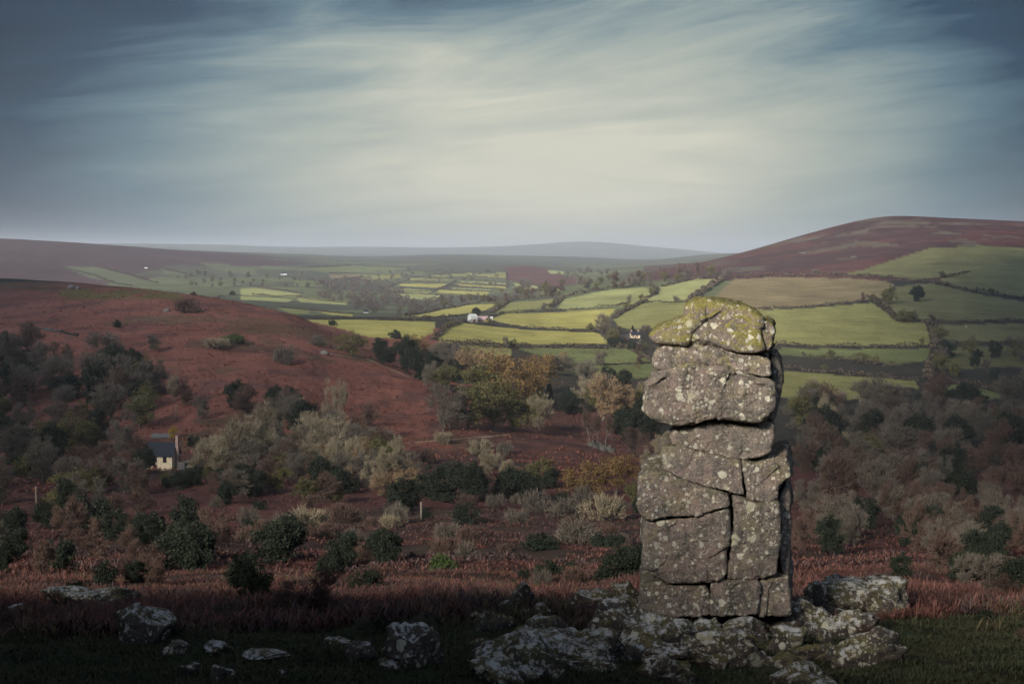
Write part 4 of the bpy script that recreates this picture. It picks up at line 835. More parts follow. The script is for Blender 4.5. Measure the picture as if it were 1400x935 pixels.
# ------------------------------------------------------------------ trees one can pick out: (kind, column, foot, height, width in photograph pixels, label)
TREES = [
 # the clump on the end of the bracken spur
 ('olive', 482, 489, 38, 46, 'dark round oak on the edge of the bracken hill, left end of the tree line'),
 ('dark', 518, 497, 34, 44, 'dark low tree next to the round oak on the bracken edge'),
 ('bushdark', 540, 463, 13, 20, 'small round dark thicket standing in the yellow field above the tree line'),
 ('dark', 552, 508, 48, 52, 'dark evergreen tree in the middle of the tree line on the spur'),
 ('autumn', 574, 500, 42, 40, 'copper-topped tree at the field edge of the spur tree line'),
 ('dark', 580, 522, 46, 50, 'dark shaggy tree at the low front of the spur tree line'),
 ('bare', 598, 512, 44, 36, 'leafless tree with white stems right of the copper-topped tree'),
 ('bare', 622, 516, 44, 40, 'grey leafless tree between the spur tree line and the big copper trees'),
 ('olive', 606, 528, 34, 40, 'low olive tree at the tip of the red bracken slope'),
 ('tan', 650, 520, 46, 50, 'tan tree behind the green oak, below the hedged field'),
 ('bare', 606, 590, 62, 66, 'broad pale domed tree with light limbs at the left of the central clump'),
 ('olive', 640, 586, 66, 62, 'green oak between the pale domed tree and the copper tree'),
 ('olive', 672, 588, 78, 70, 'big olive oak in the heart of the central clump'),
 ('autumn', 692, 560, 76, 78, 'tallest copper brown tree crowning the central clump'),
 ('autumn', 722, 556, 70, 50, 'bright orange-brown tree on the right flank of the central clump'),
 ('olive', 700, 588, 48, 58, 'yellow-green rounded oak at the front of the central clump'),
 ('olive', 648, 548, 56, 60, 'brown-olive oak behind the left side of the central clump'),
 ('tan', 668, 545, 66, 56, 'golden-brown tree between the copper tree and the green oak'),
 ('olive', 728, 584, 50, 46, 'olive tree filling the right front of the central clump'),
 ('autumn', 742, 540, 56, 44, 'rusty slim tree just right of the central clump'),
 ('beige', 738, 588, 48, 44, 'pale thin tree at the right foot of the central clump'),
 ('conifer', 751, 552, 32, 13, 'thin dark pointed conifer right of the central clump'),
 ('dark', 778, 566, 34, 36, 'dark blue-green tree in the dip right of the central clump'),
 ('bare', 762, 512, 26, 46, 'low spreading grey tree at the edge of the small green field'),
 ('beige', 800, 560, 44, 46, 'beige tree at the left of the pale pink-tan group'),
 ('tan', 824, 575, 64, 60, 'large pale tan tree by the stack, in front of the small field'),
 ('tan', 850, 572, 50, 42, 'tan tree nestling behind the left edge of the stack'),
 ('birch', 806, 606, 46, 24, 'leftmost white-stemmed birch beside the tumbled stone wall'),
 ('birch', 817, 608, 44, 22, 'second white-stemmed birch beside the tumbled stone wall'),
 ('birch', 828, 609, 42, 22, 'third white-stemmed birch right of the other two by the tumbled stone wall'),
 ('dark', 862, 606, 50, 46, 'dark tree low beside the stack at its left shoulder'),
 ('dark', 888, 600, 60, 44, 'dark evergreen half hidden by the overhang of the stack'),
 ('pink', 868, 625, 40, 36, 'reddish leafless tree below the dark ones left of the stack'),
 ('beige', 893, 640, 44, 30, 'pale leafless tree against the shaded neck of the stack'),
 # left centre: the wood round the pale limbed tree
 ('beige', 332, 632, 62, 70, 'big pale straw-coloured tree right of the cottage'),
 ('olive', 364, 626, 56, 26, 'narrow green tree hugging the right side of the straw-coloured tree'),
 ('beige', 292, 636, 40, 60, 'straw-coloured lower tree between the cottage and the big pale one'),
 ('limbs', 440, 616, 52, 92, 'broad flat-topped tree with forked white limbs'),
 ('beige', 460, 590, 70, 36, 'tall narrow pale tree behind the flat-topped white-limbed tree'),
 ('dark', 420, 590, 44, 50, 'dark tree behind the left side of the flat-topped white-limbed tree'),
 ('bare', 384, 600, 62, 44, 'grey leafless tree left of the flat-topped white-limbed tree'),
 ('pink', 398, 634, 38, 56, 'pinkish grey leafless tree below the flat-topped white-limbed tree'),
 ('beige', 472, 650, 54, 60, 'beige twiggy tree below and right of the white-limbed tree'),
 ('bare', 500, 664, 48, 50, 'pale grey twiggy tree between the beige one and the yellow-brown sapling'),
 ('olive', 524, 636, 44, 42, 'olive tree by the end of the pale path'),
 ('tan', 533, 664, 30, 24, 'small yellow-brown sapling shaped like a cone'),
 ('bare', 560, 660, 42, 50, 'grey-green leafless tree left of the dark evergreens in mid slope'),
 ('bare', 340, 668, 44, 58, 'grey leafless tree with thin white stems below the straw-coloured tree'),
 ('pink', 374, 672, 46, 52, 'russet-grey leafless tree at the lower edge of the left wood'),
 ('bare', 408, 662, 42, 46, 'grey leafless tree with white twigs left of the dark holly'),
 ('dark', 437, 668, 46, 44, 'dark holly-like tree at the lower edge of the left wood'),
 ('olive', 424, 680, 30, 38, 'low olive tree in front of the dark holly-like tree'),
 ('bushdark', 476, 672, 26, 36, 'dark evergreen bush right of the holly-like tree'),
 # middle slope
 ('dark', 612, 684, 54, 72, 'pair-crowned dark evergreen above the telegraph pole'),
 ('dark', 638, 686, 56, 48, 'dark evergreen right of the telegraph pole, topmost on the slope'),
 ('dark', 560, 700, 48, 66, 'broad dark evergreen left of the telegraph pole'),
 ('beige', 668, 650, 34, 44, 'pale tan thicket tree at the foot of the heather bank'),
 ('beige', 668, 686, 40, 40, 'rounded pale grey tree right of the dark evergreens'),
 ('dark', 712, 684, 46, 66, 'dark olive evergreen in the middle of the slope'),
 ('olive', 740, 664, 40, 50, 'olive brushy tree left of the orange-leaved thicket'),
 ('autumn', 800, 680, 52, 66, 'left orange-leaved tree of the thicket next to the stack'),
 ('autumn', 842, 676, 56, 62, 'right orange-leaved tree of the thicket next to the stack'),
 ('olive', 868, 700, 50, 44, 'brown-green tree against the lower left of the stack'),
 ('dark', 758, 668, 30, 36, 'dark tree between the olive brushy tree and the orange thicket'),
 ('bushgrey', 735, 700, 30, 50, 'grey brushwood bush below the dark olive evergreen'),
 ('bushbeige', 822, 712, 42, 60, 'large pale willow-like bush with upright twigs near the stack'),
 ('bushgrey', 772, 708, 28, 56, 'grey-green bush left of the pale willow-like bush'),
 ('bushgrey', 545, 716, 26, 30, 'silvery bush with a bright top left of the telegraph pole'),
 ('bushbeige', 532, 722, 22, 28, 'pale feathery bush left of the silvery bush'),
 ('bushgold', 553, 714, 7, 9, 'tiny yellow gorse bush beside the silvery bush'),
 ('bushpink', 640, 742, 26, 36, 'mauve-grey dome-shaped bush in the bracken'),
 ('bushgrey', 708, 716, 24, 40, 'grey bush in the bracken right of the mauve dome'),
 ('bushgrey', 790, 742, 34, 60, 'grey brush with pale streaks below the willow-like bush'),
 ('bushdark', 636, 716, 34, 42, 'dark bush right of and below the telegraph pole'),
 ('bushdark', 738, 752, 18, 56, 'low dark gorse patch in the lower bracken'),
 ('bushgreen', 607, 782, 32, 42, 'bright green round gorse bush in the lower bracken'),
 ('dark', 386, 768, 66, 74, 'big dark evergreen of the left lower slope'),
 ('dark', 478, 778, 56, 62, 'left half of the dark evergreen pair in the lower bracken'),
 ('dark', 520, 772, 54, 58, 'right half of the dark evergreen pair in the lower bracken'),
 ('bushdark', 500, 806, 36, 50, 'dark bush at the foot of the evergreen pair'),
 ('dark', 860, 790, 52, 80, 'dark spreading evergreen close left of the stack base'),
 ('bushbeige', 420, 722, 34, 60, 'pale thorn bush in the bracken above the dark evergreens'),
 ('bushpink', 470, 712, 28, 50, 'pinkish brushwood bush below the left wood'),
 ('bushgrey', 392, 726, 30, 40, 'grey thorn bush behind the big dark evergreen'),
 ('pink', 426, 838, 64, 96, 'wide thicket of bare russet stems above the left foreground rocks'),
 ('dark', 336, 826, 70, 66, 'dark shaggy evergreen at the left of the russet stem thicket'),
 ('dark', 258, 780, 66, 84, 'dark evergreen down the slope below the cottage'),
 ('bushgrey', 742, 800, 26, 34, 'thin grey brush just above the small upright boulder'),
 # left wood, those that stand out
 ('bare', 172, 552, 64, 62, 'round brownish tree with white forked stem high in the left wood'),
 ('bare', 138, 500, 44, 62, 'pale brown flat tree at the top of the left wood'),
 ('beige', 238, 548, 36, 22, 'slim pale tree on the bracken edge of the left wood'),
 ('bare', 206, 480, 22, 28, 'small whitish thorn tree on the bracken at the top of the left wood'),
 ('bushdark', 160, 448, 12, 12, 'small dark round bush alone on the bracken hill'),
 ('bushgreen', 318, 470, 16, 36, 'green gorse bush on the bracken hill'),
 ('bushbeige', 296, 476, 16, 40, 'pale thorn bush left of the green gorse bush'),
 ('bushgrey', 388, 498, 26, 36, 'grey thorn bush with pale stems on the red slope'),
 ('bushgrey', 436, 473, 16, 26, 'grey bush near the white boulder on the ridge'),
 ('bushpink', 256, 428, 22, 40, 'dark purplish thicket on the hill beside the grassy top'),
 ('bushdark', 318, 404, 7, 10, 'tiny dark bush on the skyline of the bracken hill'),
 ('bushdark', 455, 445, 9, 14, 'dark bush at the corner of the yellow field'),
 ('gold', 238, 600, 18, 15, 'small golden-leaved tree above the cottage roof'),
 ('bushdark', 267, 610, 18, 26, 'dark clipped round bush right of the golden tree'),
 ('dark', 250, 668, 28, 44, 'dark tree in front of the cottage wall, lower right'),
 ('pink', 184, 706, 40, 46, 'pinkish leafless tree below the cottage'),
 # right of the stack
 ('olive', 1090, 590, 58, 44, 'grey-green tree behind the right shoulder of the stack'),
 ('beige', 1128, 598, 58, 34, 'tall light tree right of the stack under the bright field'),
 ('bare', 1106, 630, 46, 54, 'grey leafless tree with thin trunk right of the stack'),
 ('pink', 1134, 690, 76, 80, 'large reddish beech-like tree right of the stack'),
 ('olive', 1182, 634, 46, 54, 'rounded green oak right of the reddish tree'),
 ('beige', 1160, 622, 32, 24, 'small peach-tinted tree above the rounded green oak'),
 ('bare', 1148, 740, 62, 64, 'grey twiggy tree under the reddish tree'),
 ('bare', 1200, 690, 60, 60, 'russet-grey leafless tree right of the reddish tree'),
 ('pink', 1232, 668, 52, 50, 'dim reddish tree among the dark right wood'),
 ('beige', 1222, 560, 36, 40, 'pale domed tree at the edge of the right green field'),
 # fields
 ('bare', 827, 468, 38, 26, 'reddish round tree at the end of the yellow fields by the farmhouse'),
 ('olive', 838, 470, 24, 20, 'grey-green tree touching the reddish round tree by the farmhouse'),
 ('dark', 838, 474, 14, 22, 'dark low tree at the foot of the trees by the farmhouse'),
 ('conifer', 865, 458, 13, 8, 'dark upright cypress behind the farmhouse'),
 ('bushdark', 865, 479, 14, 15, 'round dark bush below the farmhouse'),
 ('bare', 824, 500, 20, 20, 'single round grey tree in the small green field'),
 ('tan', 770, 497, 18, 14, 'yellowish small tree in the small green field'),
 ('bare', 862, 413, 10, 10, 'small pale tree at the corner of the upper fields'),
 ('bare', 884, 455, 11, 16, 'rounded brownish tree right of the farmhouse'),
 ('olive', 1217, 416, 26, 26, 'round dark tree at the corner of the brown field'),
 ('dark', 1252, 412, 22, 20, 'round dark tree right of the one at the brown field corner'),
 ('olive', 1236, 440, 18, 34, 'dark tree clump at the lower right corner of the brown field'),
 ('olive', 1180, 496, 16, 26, 'dark tree in the hedge below the big right field'),
 ('olive', 1134, 490, 14, 16, 'small tree in the hedge below the big right field'),
 ('olive', 1284, 470, 26, 24, 'dull tree on the cross hedge of the right fields'),
 ('olive', 1282, 505, 24, 26, 'dull tree lower on the cross hedge of the right fields'),
 ('dark', 650, 432, 12, 14, 'dark round tree behind the white barn'),
 ('bare', 1028, 384, 0.1, 0.1, None),
]
for i, (k, px, py, h, w, lab) in enumerate(TREES):
    if lab is None: continue
    p = at(px, py); s = p.y / F
    plant(k, (p.x, p.y, p.z - 0.15), h * s * 1.04, w * s * 1.05, lab, None, i)
# trees that nothing tells apart: groups of woodland fill
def fill(poly, n, kinds, hpx, label, group, wk=1.0, small=False, mind=9):
    xs = [p[0] for p in poly]; ys = [p[1] for p in poly]; done = []; tries = 0
    while len(done) < n and tries < n * 60:
        tries += 1
        x, y = random.uniform(min(xs), max(xs)), random.uniform(min(ys), max(ys))
        if not inpoly(np.array([x]), np.array([y]), poly)[0]: continue
        if any((x - a) ** 2 + ((y - b) * 1.6) ** 2 < mind ** 2 for a, b in done): continue
        done.append((x, y)); p = at(x, y); s = p.y / F; k = random.choice(kinds)
        h = random.uniform(*hpx) * s; w = h * random.uniform(0.8, 1.25) * wk
        lab = label[k] if isinstance(label, dict) else label
        (plant_small if small else plant)(k, (p.x, p.y, p.z - 0.1), h, w, lab, group + ' (' + NAME[k].replace('_', ' ') + ')' if False else group, len(done))
KIND_WORD = dict(bare='grey leafless tree', beige='pale twiggy tree', pink='russet leafless tree', dark='dark evergreen tree', olive='dull olive tree', autumn='copper-leaved tree', tan='tan-leaved tree',
                 bushgrey='grey bush', bushdark='dark bush', bushpink='russet bush', bushbeige='pale bush', bushgreen='green bush')
def lab(where): return {k: v + ' ' + where for k, v in KIND_WORD.items()}
def fillk(poly, n, kinds, hpx, where, wk=1.0, small=False, mind=9):
    ks = sorted(set(kinds))
    for k in ks:
        fill(poly, max(1, round(n * kinds.count(k) / len(kinds))), [k], hpx, KIND_WORD[k] + ' ' + where, KIND_WORD[k] + 's ' + where, wk, small, mind)
def far_wood(poly, n, hpx):
    """the wood filling the far valley: crowns a few pixels wide that read as one mass"""
    rg = np.random.default_rng(77); xs = [p[0] for p in poly]; ys = [p[1] for p in poly]; P = []; S = []
    while len(P) < n:
        x, y = rg.uniform(min(xs), max(xs)), rg.uniform(min(ys), max(ys))
        if not inpoly(np.array([x]), np.array([y]), poly)[0]: continue
        p = at(x, y); h = rg.uniform(*hpx) * p.y / F; k = 260; d = rand_dirs(k, rg); q = d * (0.45 + 0.55 * rg.random(k) ** 0.5)[:, None] * np.array([0.46 * h, 0.46 * h, 0.5 * h]) * (0.8 + 0.35 * fbm2(d[:, 0] * 2.5 + x, d[:, 2] * 2.5 + y, 3, 2))[:, None]
        P.append(np.array(p) + q + np.array([0, 0, 0.5 * h])); S.append(np.full(k, h * 0.10))
    P = np.concatenate(P); V, Fc, T = cards(P, np.concatenate(S), rg); c = P.mean(0)
    o = link('far_wood', npmesh('far_wood', V - c, Fc, [M_LEAF['bare_far']], attr={'tint': T}), None, tuple(c)); tag(o, kind='stuff')
M_LEAF['bare_far'] = leaf_mat('far_wood_twigs', (0.070, 0.056, 0.050), (0.125, 0.100, 0.078))
fillk([(-20, 500), (60, 480), (120, 500), (150, 540), (200, 590), (190, 690), (100, 740), (-20, 760)], 62, ['bare', 'bare', 'dark', 'olive', 'pink'], (38, 62), 'crowded in the dim wood along the left edge', mind=24)
fillk([(285, 600), (520, 600), (545, 665), (280, 670)], 22, ['beige', 'bare', 'beige', 'pink'], (36, 54), 'in the pale belt between the cottage and the path', mind=20)
fillk([(226, 654), (290, 650), (290, 668), (200, 672)], 5, ['olive', 'dark', 'bare'], (16, 24), 'close in front of the cottage', mind=14)
fillk([(400, 600), (560, 615), (610, 680), (470, 685)], 14, ['beige', 'bare', 'tan'], (30, 46), 'in the pale wood left of the path end', mind=20)
fillk([(-20, 836), (640, 838), (650, 872), (-20, 874)], 20, ['bushdark', 'bushpink', 'bushgrey'], (14, 34), 'at the ragged edge of the foreground turf', 1.5, mind=22)
fillk([(1090, 850), (1420, 845), (1420, 880), (1120, 880)], 8, ['bushdark', 'bushpink'], (14, 30), 'at the turf edge right of the stack', 1.5, mind=22)
fillk([(110, 490), (210, 500), (250, 540), (200, 590), (150, 560)], 11, ['bare', 'dark', 'olive'], (34, 50), 'in the upper left wood below the hill wall', mind=20)
fillk([(250, 550), (360, 545), (440, 560), (420, 590), (330, 575), (260, 575)], 12, ['pink', 'dark', 'bare'], (26, 44), 'at the foot of the red slope above the cottage', mind=20)
fillk([(260, 650), (500, 645), (500, 690), (260, 690)], 20, ['bare', 'pink', 'dark', 'olive'], (26, 44), 'along the lower edge of the left wood', mind=20)
fillk([(-20, 720), (200, 700), (330, 760), (330, 830), (-20, 830)], 24, ['dark', 'bushdark', 'pink'], (36, 60), 'on the dark slope at lower left', mind=26)
fillk([(1085, 575), (1250, 565), (1420, 560), (1420, 770), (1260, 740), (1140, 690), (1090, 640)], 90, ['bare', 'pink', 'dark', 'pink', 'bare'], (38, 60), 'massed in the dim wood at right', mind=22)
fillk([(1090, 700), (1420, 740), (1420, 830), (1260, 820), (1150, 770), (1090, 770)], 30, ['dark', 'bare', 'pink'], (40, 62), 'on the dark slope right of the stack', mind=26)
fillk([(560, 570), (640, 605), (760, 640), (720, 655), (600, 640), (540, 640)], 10, ['bushgrey', 'bushpink', 'bushbeige'], (14, 26), 'scattered on the heather bank below the path', 1.3, mind=24)
fillk([(250, 735), (860, 735), (860, 800), (640, 815), (250, 810)], 26, ['bushdark', 'bushgrey', 'bushpink', 'bushdark'], (14, 30), 'low in the near bracken', 1.5, mind=26)
fillk([(580, 660), (880, 690), (870, 760), (560, 730)], 22, ['bushgrey', 'bushdark', 'bushpink'], (14, 26), 'dotted about the middle bracken slope', 1.4, mind=24)
fillk([(200, 690), (560, 690), (560, 740), (200, 750)], 16, ['bushgrey', 'bushpink', 'bushdark'], (14, 26), 'dotted about the bracken below the left wood', 1.4, mind=24)
fillk([(740, 520), (900, 520), (890, 600), (770, 590)], 12, ['bare', 'beige', 'dark', 'olive'], (30, 46), 'in the valley wood left of the stack', mind=20)
fillk([(560, 500), (640, 500), (650, 545), (600, 540)], 6, ['olive', 'bare', 'dark'], (28, 38), 'beside the tip of the red slope', mind=18)
fillk([(1080, 545), (1300, 548), (1420, 545), (1420, 575), (1080, 580)], 26, ['olive', 'bare', 'dark', 'beige'], (20, 34), 'on the upper edge of the right wood', small=True, mind=17)
fillk([(1285, 475), (1420, 480), (1420, 540), (1330, 522), (1280, 515)], 16, ['dark', 'olive', 'bare'], (16, 28), 'between the far right fields', small=True, mind=14)
fillk([(700, 396), (790, 390), (880, 376), (960, 372), (990, 376), (900, 390), (800, 400), (720, 408)], 40, ['bare', 'pink', 'olive'], (10, 17), 'along the brow above the yellow fields', small=True, mind=9)
far_wood([(425, 388), (530, 385), (560, 412), (660, 418), (560, 434), (490, 428), (430, 405)], 150, (8, 14))
fillk([(690, 400), (760, 404), (660, 416), (600, 414)], 14, ['bare', 'pink', 'olive'], (8, 12), 'below the striped far fields', small=True, mind=9)
fillk([(225, 376), (420, 378), (430, 398), (260, 392)], 34, ['bare', 'olive'], (5, 9), 'among the far left fields', small=True, mind=11)
fillk([(500, 372), (680, 370), (690, 392), (520, 384)], 26, ['bare', 'olive'], (4, 7), 'among the striped far fields', small=True, mind=12)
fillk([(770, 384), (860, 372), (800, 372), (760, 378)], 14, ['bare', 'olive'], (5, 9), 'in the blue gap beyond the brow', small=True, mind=9)

# ------------------------------------------------------------------ hedgerows
def hedge(pix, hpx, label, group=None, wid=0.8, kind='brown', gap=0.0, dens=1.0):
    P = [at(*q) for q in pix]; rg = np.random.default_rng(int(abs(pix[0][0] * 7 + pix[0][1] * 13)))
    s = sum(p.y for p in P) / len(P) / F; h = hpx * s; pts = []
    for a, b in zip(P[:-1], P[1:]):
        L = (b - a).length; n = max(2, int(L / (h * 0.20) * 5 * dens))
        t = rg.random(n); x = a.x + (b.x - a.x) * t; y = a.y + (b.y - a.y) * t
        nx, ny = (b.y - a.y) / max(L, 1e-6), -(b.x - a.x) / max(L, 1e-6); wob = fbm2(x / (h * 3.0), y / (h * 3.0), 5, 3)
        top = h * (0.75 + 1.1 * wob); q = (rg.random(n) - 0.5) * 2
        off = q * wid * h * 0.6; x2 = x + nx * off; y2 = y + ny * off
        z = zat_v(x2, y2) + np.maximum(top, 0.25 * h) * np.sqrt(np.maximum(0, 1 - q * q * 0.8)) * np.sqrt(rg.random(n)) 
        pts.append(np.stack([x2, y2, z], 1))
    Pn = np.concatenate(pts); V, Fc, T = cards(Pn, h * 0.34, rg, 0.8)
    c = Pn.mean(0); me = npmesh('hedge', V - c, Fc, [M_LEAF[kind]], attr={'tint': T})
    o = link('hedge', me, None, tuple(c)); tag(o, label, 'hedge', group); return o
HEDGES = [
 ([(592, 466), (604, 455), (614, 447), (634, 440)], 7, 'thick bramble hedge climbing between the two nearest yellow fields'),
 ([(636, 440), (660, 443), (688, 447), (712, 449)], 4.5, 'hedge below the white barn, left of the gateway'),
 ([(720, 449), (770, 452), (824, 454)], 5, 'hedge right of the gateway gap between yellow fields'),
 ([(598, 468), (650, 470), (700, 473), (740, 475)], 6, 'left stretch of the long dark hedge under the yellow field'),
 ([(740, 475), (790, 476), (840, 477), (884, 477)], 7, 'right stretch of the long dark hedge under the yellow field'),
 ([(668, 434), (690, 429), (730, 427), (775, 424)], 4.5, 'hedge running right from the white barn'),
 ([(777, 424), (810, 422), (843, 419), (862, 414)], 4, 'thin hedge between the pale upper field and the yellow one'),
 ([(752, 420), (760, 415), (771, 408)], 6, 'short bushy hedge dividing two upper yellow fields'),
 ([(672, 428), (686, 420), (700, 410)], 5, 'short sloping hedge above the white barn'),
 ([(424, 437), (470, 437), (520, 438), (570, 439), (634, 440)], 4, 'long thin hedge at the top of the nearest left yellow field'),
 ([(540, 436), (570, 436), (620, 433), (668, 427)], 4, 'hedge under the narrow bright strip field'),
 ([(555, 432), (600, 424), (640, 417), (700, 409)], 4.5, 'hedge over the narrow bright strip field'),
 ([(700, 410), (740, 407), (775, 405), (815, 398), (850, 393), (886, 391)], 6, 'bushy hedge along the top of the upper yellow fields'),
 ([(884, 413), (915, 414), (942, 413)], 3.5, 'thin hedge under the small upper green field'),
 ([(943, 413), (955, 404), (970, 394), (988, 382)], 9, 'wide brown scrub hedge left of the brown field'),
 ([(838, 436), (850, 428), (866, 420), (884, 411)], 6, 'hedge climbing behind the farmhouse to the upper corner'),
 ([(884, 408), (897, 402), (900, 396), (888, 391)], 5, 'curving hedge at the rounded end of the pale upper field'),
 ([(905, 392), (940, 384), (985, 379), (1003, 379)], 5, 'hedge on the moor edge above the small upper green field'),
 ([(1003, 380), (1060, 378), (1130, 377), (1180, 378)], 6, 'left stretch of the hedge over the brown field'),
 ([(1180, 378), (1215, 381), (1255, 386), (1290, 391)], 6, 'right stretch of the hedge over the brown field'),
 ([(1284, 388), (1310, 395), (1344, 402), (1410, 411)], 7, 'dark hedge sloping down to the right photo edge'),
 ([(1276, 382), (1300, 378), (1326, 372)], 4, 'short hedge rising on the upper right hillside'),
 ([(1028, 422), (1105, 421), (1150, 416), (1195, 411)], 4.5, 'hedge between the brown field and the big green one'),
 ([(1195, 411), (1210, 420), (1224, 434)], 8, 'thick hedge at the right end of the brown field'),
 ([(1226, 438), (1255, 440), (1290, 441)], 7, 'dark hedge at the top right corner of the big green field'),
 ([(1060, 472), (1126, 475), (1200, 476), (1274, 475)], 7, 'hedge along the bottom of the big green right field'),
 ([(1096, 486), (1140, 492), (1190, 498), (1225, 502)], 7, 'hedge with bushes below the narrow field right of the stack'),
 ([(1074, 504), (1110, 508), (1150, 512)], 9, 'broad brambly bank just right of the stack'),
 ([(1150, 513), (1200, 517), (1256, 522)], 8, 'dark hedge over the lowest right field'),
 ([(1290, 442), (1340, 441), (1410, 440)], 6, 'dark level hedge on the right-hand fields, upper one'),
 ([(1312, 471), (1360, 470), (1410, 470)], 6, 'dark level hedge on the right-hand fields, lower one'),
 ([(1272, 442), (1280, 462), (1279, 480)], 14, 'overgrown cross hedge right of the big green field'),
 ([(1279, 482), (1272, 502), (1268, 520)], 14, 'overgrown cross hedge running down to the lowest right field'),
 ([(1268, 521), (1320, 525), (1370, 538), (1410, 550)], 9, 'dark hedge over the last field at the right'),
 ([(773, 499), (810, 499), (855, 498), (894, 497)], 3, 'thin hedge across the small green field left of the stack'),
 ([(864, 480), (876, 487), (894, 496)], 5, 'slanting hedge below the farmhouse'),
 ([(846, 452), (840, 460), (836, 470)], 7, 'hedge beside the trees by the farmhouse'),
 ([(870, 478), (890, 478), (905, 477)], 5, 'hedge stub between the farmhouse and the stack'),
 ([(628, 472), (650, 474), (690, 476), (704, 476)], 5, 'scrubby hedge above the copper trees'),
]
for pix, h, l in HEDGES: hedge(pix, h, l)
hr = random.Random(3)
for i in range(34):
    pix, hh, _ = HEDGES[hr.randrange(len(HEDGES))]; j = hr.randrange(len(pix) - 1); t = hr.random()
    p = at(pix[j][0] + (pix[j + 1][0] - pix[j][0]) * t, pix[j][1] + (pix[j + 1][1] - pix[j][1]) * t); sc_ = p.y / F; k = hr.choice(['bare', 'olive', 'pink'])
    plant_small(k, tuple(p), hr.uniform(9, 16) * sc_, hr.uniform(9, 16) * sc_, KIND_WORD[k].replace('tree', 'hedgerow tree') + ' standing in a field hedge', KIND_WORD[k] + 's in the field hedges', i)
FARH = [[(345, 403), (380, 406), (412, 405)], [(345, 392), (380, 396), (414, 402)], [(404, 407), (440, 411), (480, 415)], [(383, 420), (424, 425)], [(424, 424), (483, 430)], [(430, 432), (485, 434)],
 [(527, 392), (548, 387)], [(548, 387), (580, 387), (612, 387)], [(537, 399), (566, 399), (594, 398)], [(594, 398), (607, 393), (624, 384)], [(542, 401), (575, 402), (604, 404)], [(599, 395), (635, 397), (671, 399)],
 [(596, 404), (632, 405), (668, 406)], [(619, 392), (655, 394), (691, 396)], [(625, 387), (658, 389), (692, 391)], [(627, 383), (658, 384), (692, 386)], [(560, 379), (605, 380), (650, 381)], [(581, 376), (615, 374), (650, 372)],
 [(650, 372), (670, 372), (692, 372)], [(692, 372), (693, 382), (693, 394)], [(604, 404), (596, 412)], [(450, 374), (475, 374), (496, 375)], [(453, 383), (470, 382), (488, 380)], [(496, 376), (520, 376), (545, 376)],
 [(401, 383), (424, 384), (446, 384)], [(701, 386), (735, 391), (768, 396)], [(709, 395), (740, 398), (765, 401)], [(85, 365), (130, 377), (180, 391)], [(130, 364), (175, 375), (216, 387)], [(257, 394), (295, 394), (330, 394)],
 [(262, 404), (300, 405), (330, 404)], [(219, 367), (245, 372), (266, 378)], [(560, 411), (590, 411)], [(638, 377), (665, 380), (691, 382)], [(540, 384), (575, 385), (610, 385)], [(420, 366), (480, 363), (560, 366)], [(540, 371), (580, 371), (620, 369)]]
for pix in FARH: hedge(pix, 2.4, 'thin dark hedge between the small fields of the far valley', 'hedges in the far valley', dens=0.8)

# ------------------------------------------------------------------ ground cover: dead bracken, turf, distant woods
def fronds(name, n, rfun, cond, hgt, mat, blades, seed, kind='stuff', wid=0.14):
    rg = np.random.default_rng(seed); R = rfun(rg.random(n)); A = np.radians(rg.uniform(-24, 24, n)); x = R * np.sin(A); y = R * np.cos(A)
    k = cond(x, y, R, A); x, y, R = x[k], y[k], R[k]; n = len(x); z = zat_v(x, y)
    h = hgt * (0.5 + rg.random(n)); B = np.stack([x, y, z - 0.03], 1)
    VV = []; 
    for b in range(blades):
        a = rg.random(n) * 6.283; tl = 0.35 + 0.75 * rg.random(n)
        d = np.stack([np.cos(a) * np.sin(tl), np.sin(a) * np.sin(tl), np.cos(tl)], 1); side = np.stack([-np.sin(a), np.cos(a), 0 * a], 1)
        L = (h * (0.7 + 0.6 * rg.random(n)))[:, None]; w = L * wid
        mid = B + d * L * 0.55 + side * 0; tip = B + d * L; tip[:, 2] -= (L[:, 0] * 0.18)
        VV.append(np.stack([B, mid - side * w, tip, mid + side * w], 1))
    V = np.concatenate(VV).reshape(-1, 3); Fc = np.arange(len(V)).reshape(-1, 4)
    T = np.repeat(np.concatenate([rg.random(n) for _ in range(blades)]), 4)
    c = V.mean(0); me = npmesh(name, V - c, Fc, [mat], attr={'tint': T}); o = link(name, me, None, tuple(c)); tag(o, kind=kind); return o
M_BRK = leaf_mat('bracken_fronds', (0.100, 0.045, 0.038), (0.145, 0.070, 0.055), 0.4); M_RED = leaf_mat('red_bracken', (0.140, 0.056, 0.042), (0.185, 0.080, 0.055), 0.25)
M_HEA = leaf_mat('heather_sprigs', (0.066, 0.042, 0.042), (0.098, 0.068, 0.058), 0.3)
M_GRS = leaf_mat('turf_blades', (0.036, 0.046, 0.026), (0.066, 0.064, 0.036), 0.3)
M_STR = leaf_mat('dead_grass_blades', (0.085, 0.070, 0.040), (0.135, 0.110, 0.062), 0.3)
def patch(th, s, sd, sign=1):
    return lambda x, y, R, A: (fbm2(x / s, y / s, sd, 3) * sign > th)
lr = lambda a, b: (lambda u: a * (b / a) ** u)
EDGE = edge_of
fronds('bracken', 110000, lr(27, 110), lambda x, y, R, A: (fbm2(x / 5, y / 5, 71, 4) > 0.02) & (R > EDGE(x, y) - 0.8), 0.28, M_BRK, 4, 1, wid=0.04)
fronds('bracken', 60000, lr(27, 110), lambda x, y, R, A: (fbm2(x / 3, y / 3, 76, 4) > 0.10) & (R > EDGE(x, y) - 0.3), 0.42, M_BRK, 4, 8, wid=0.03)
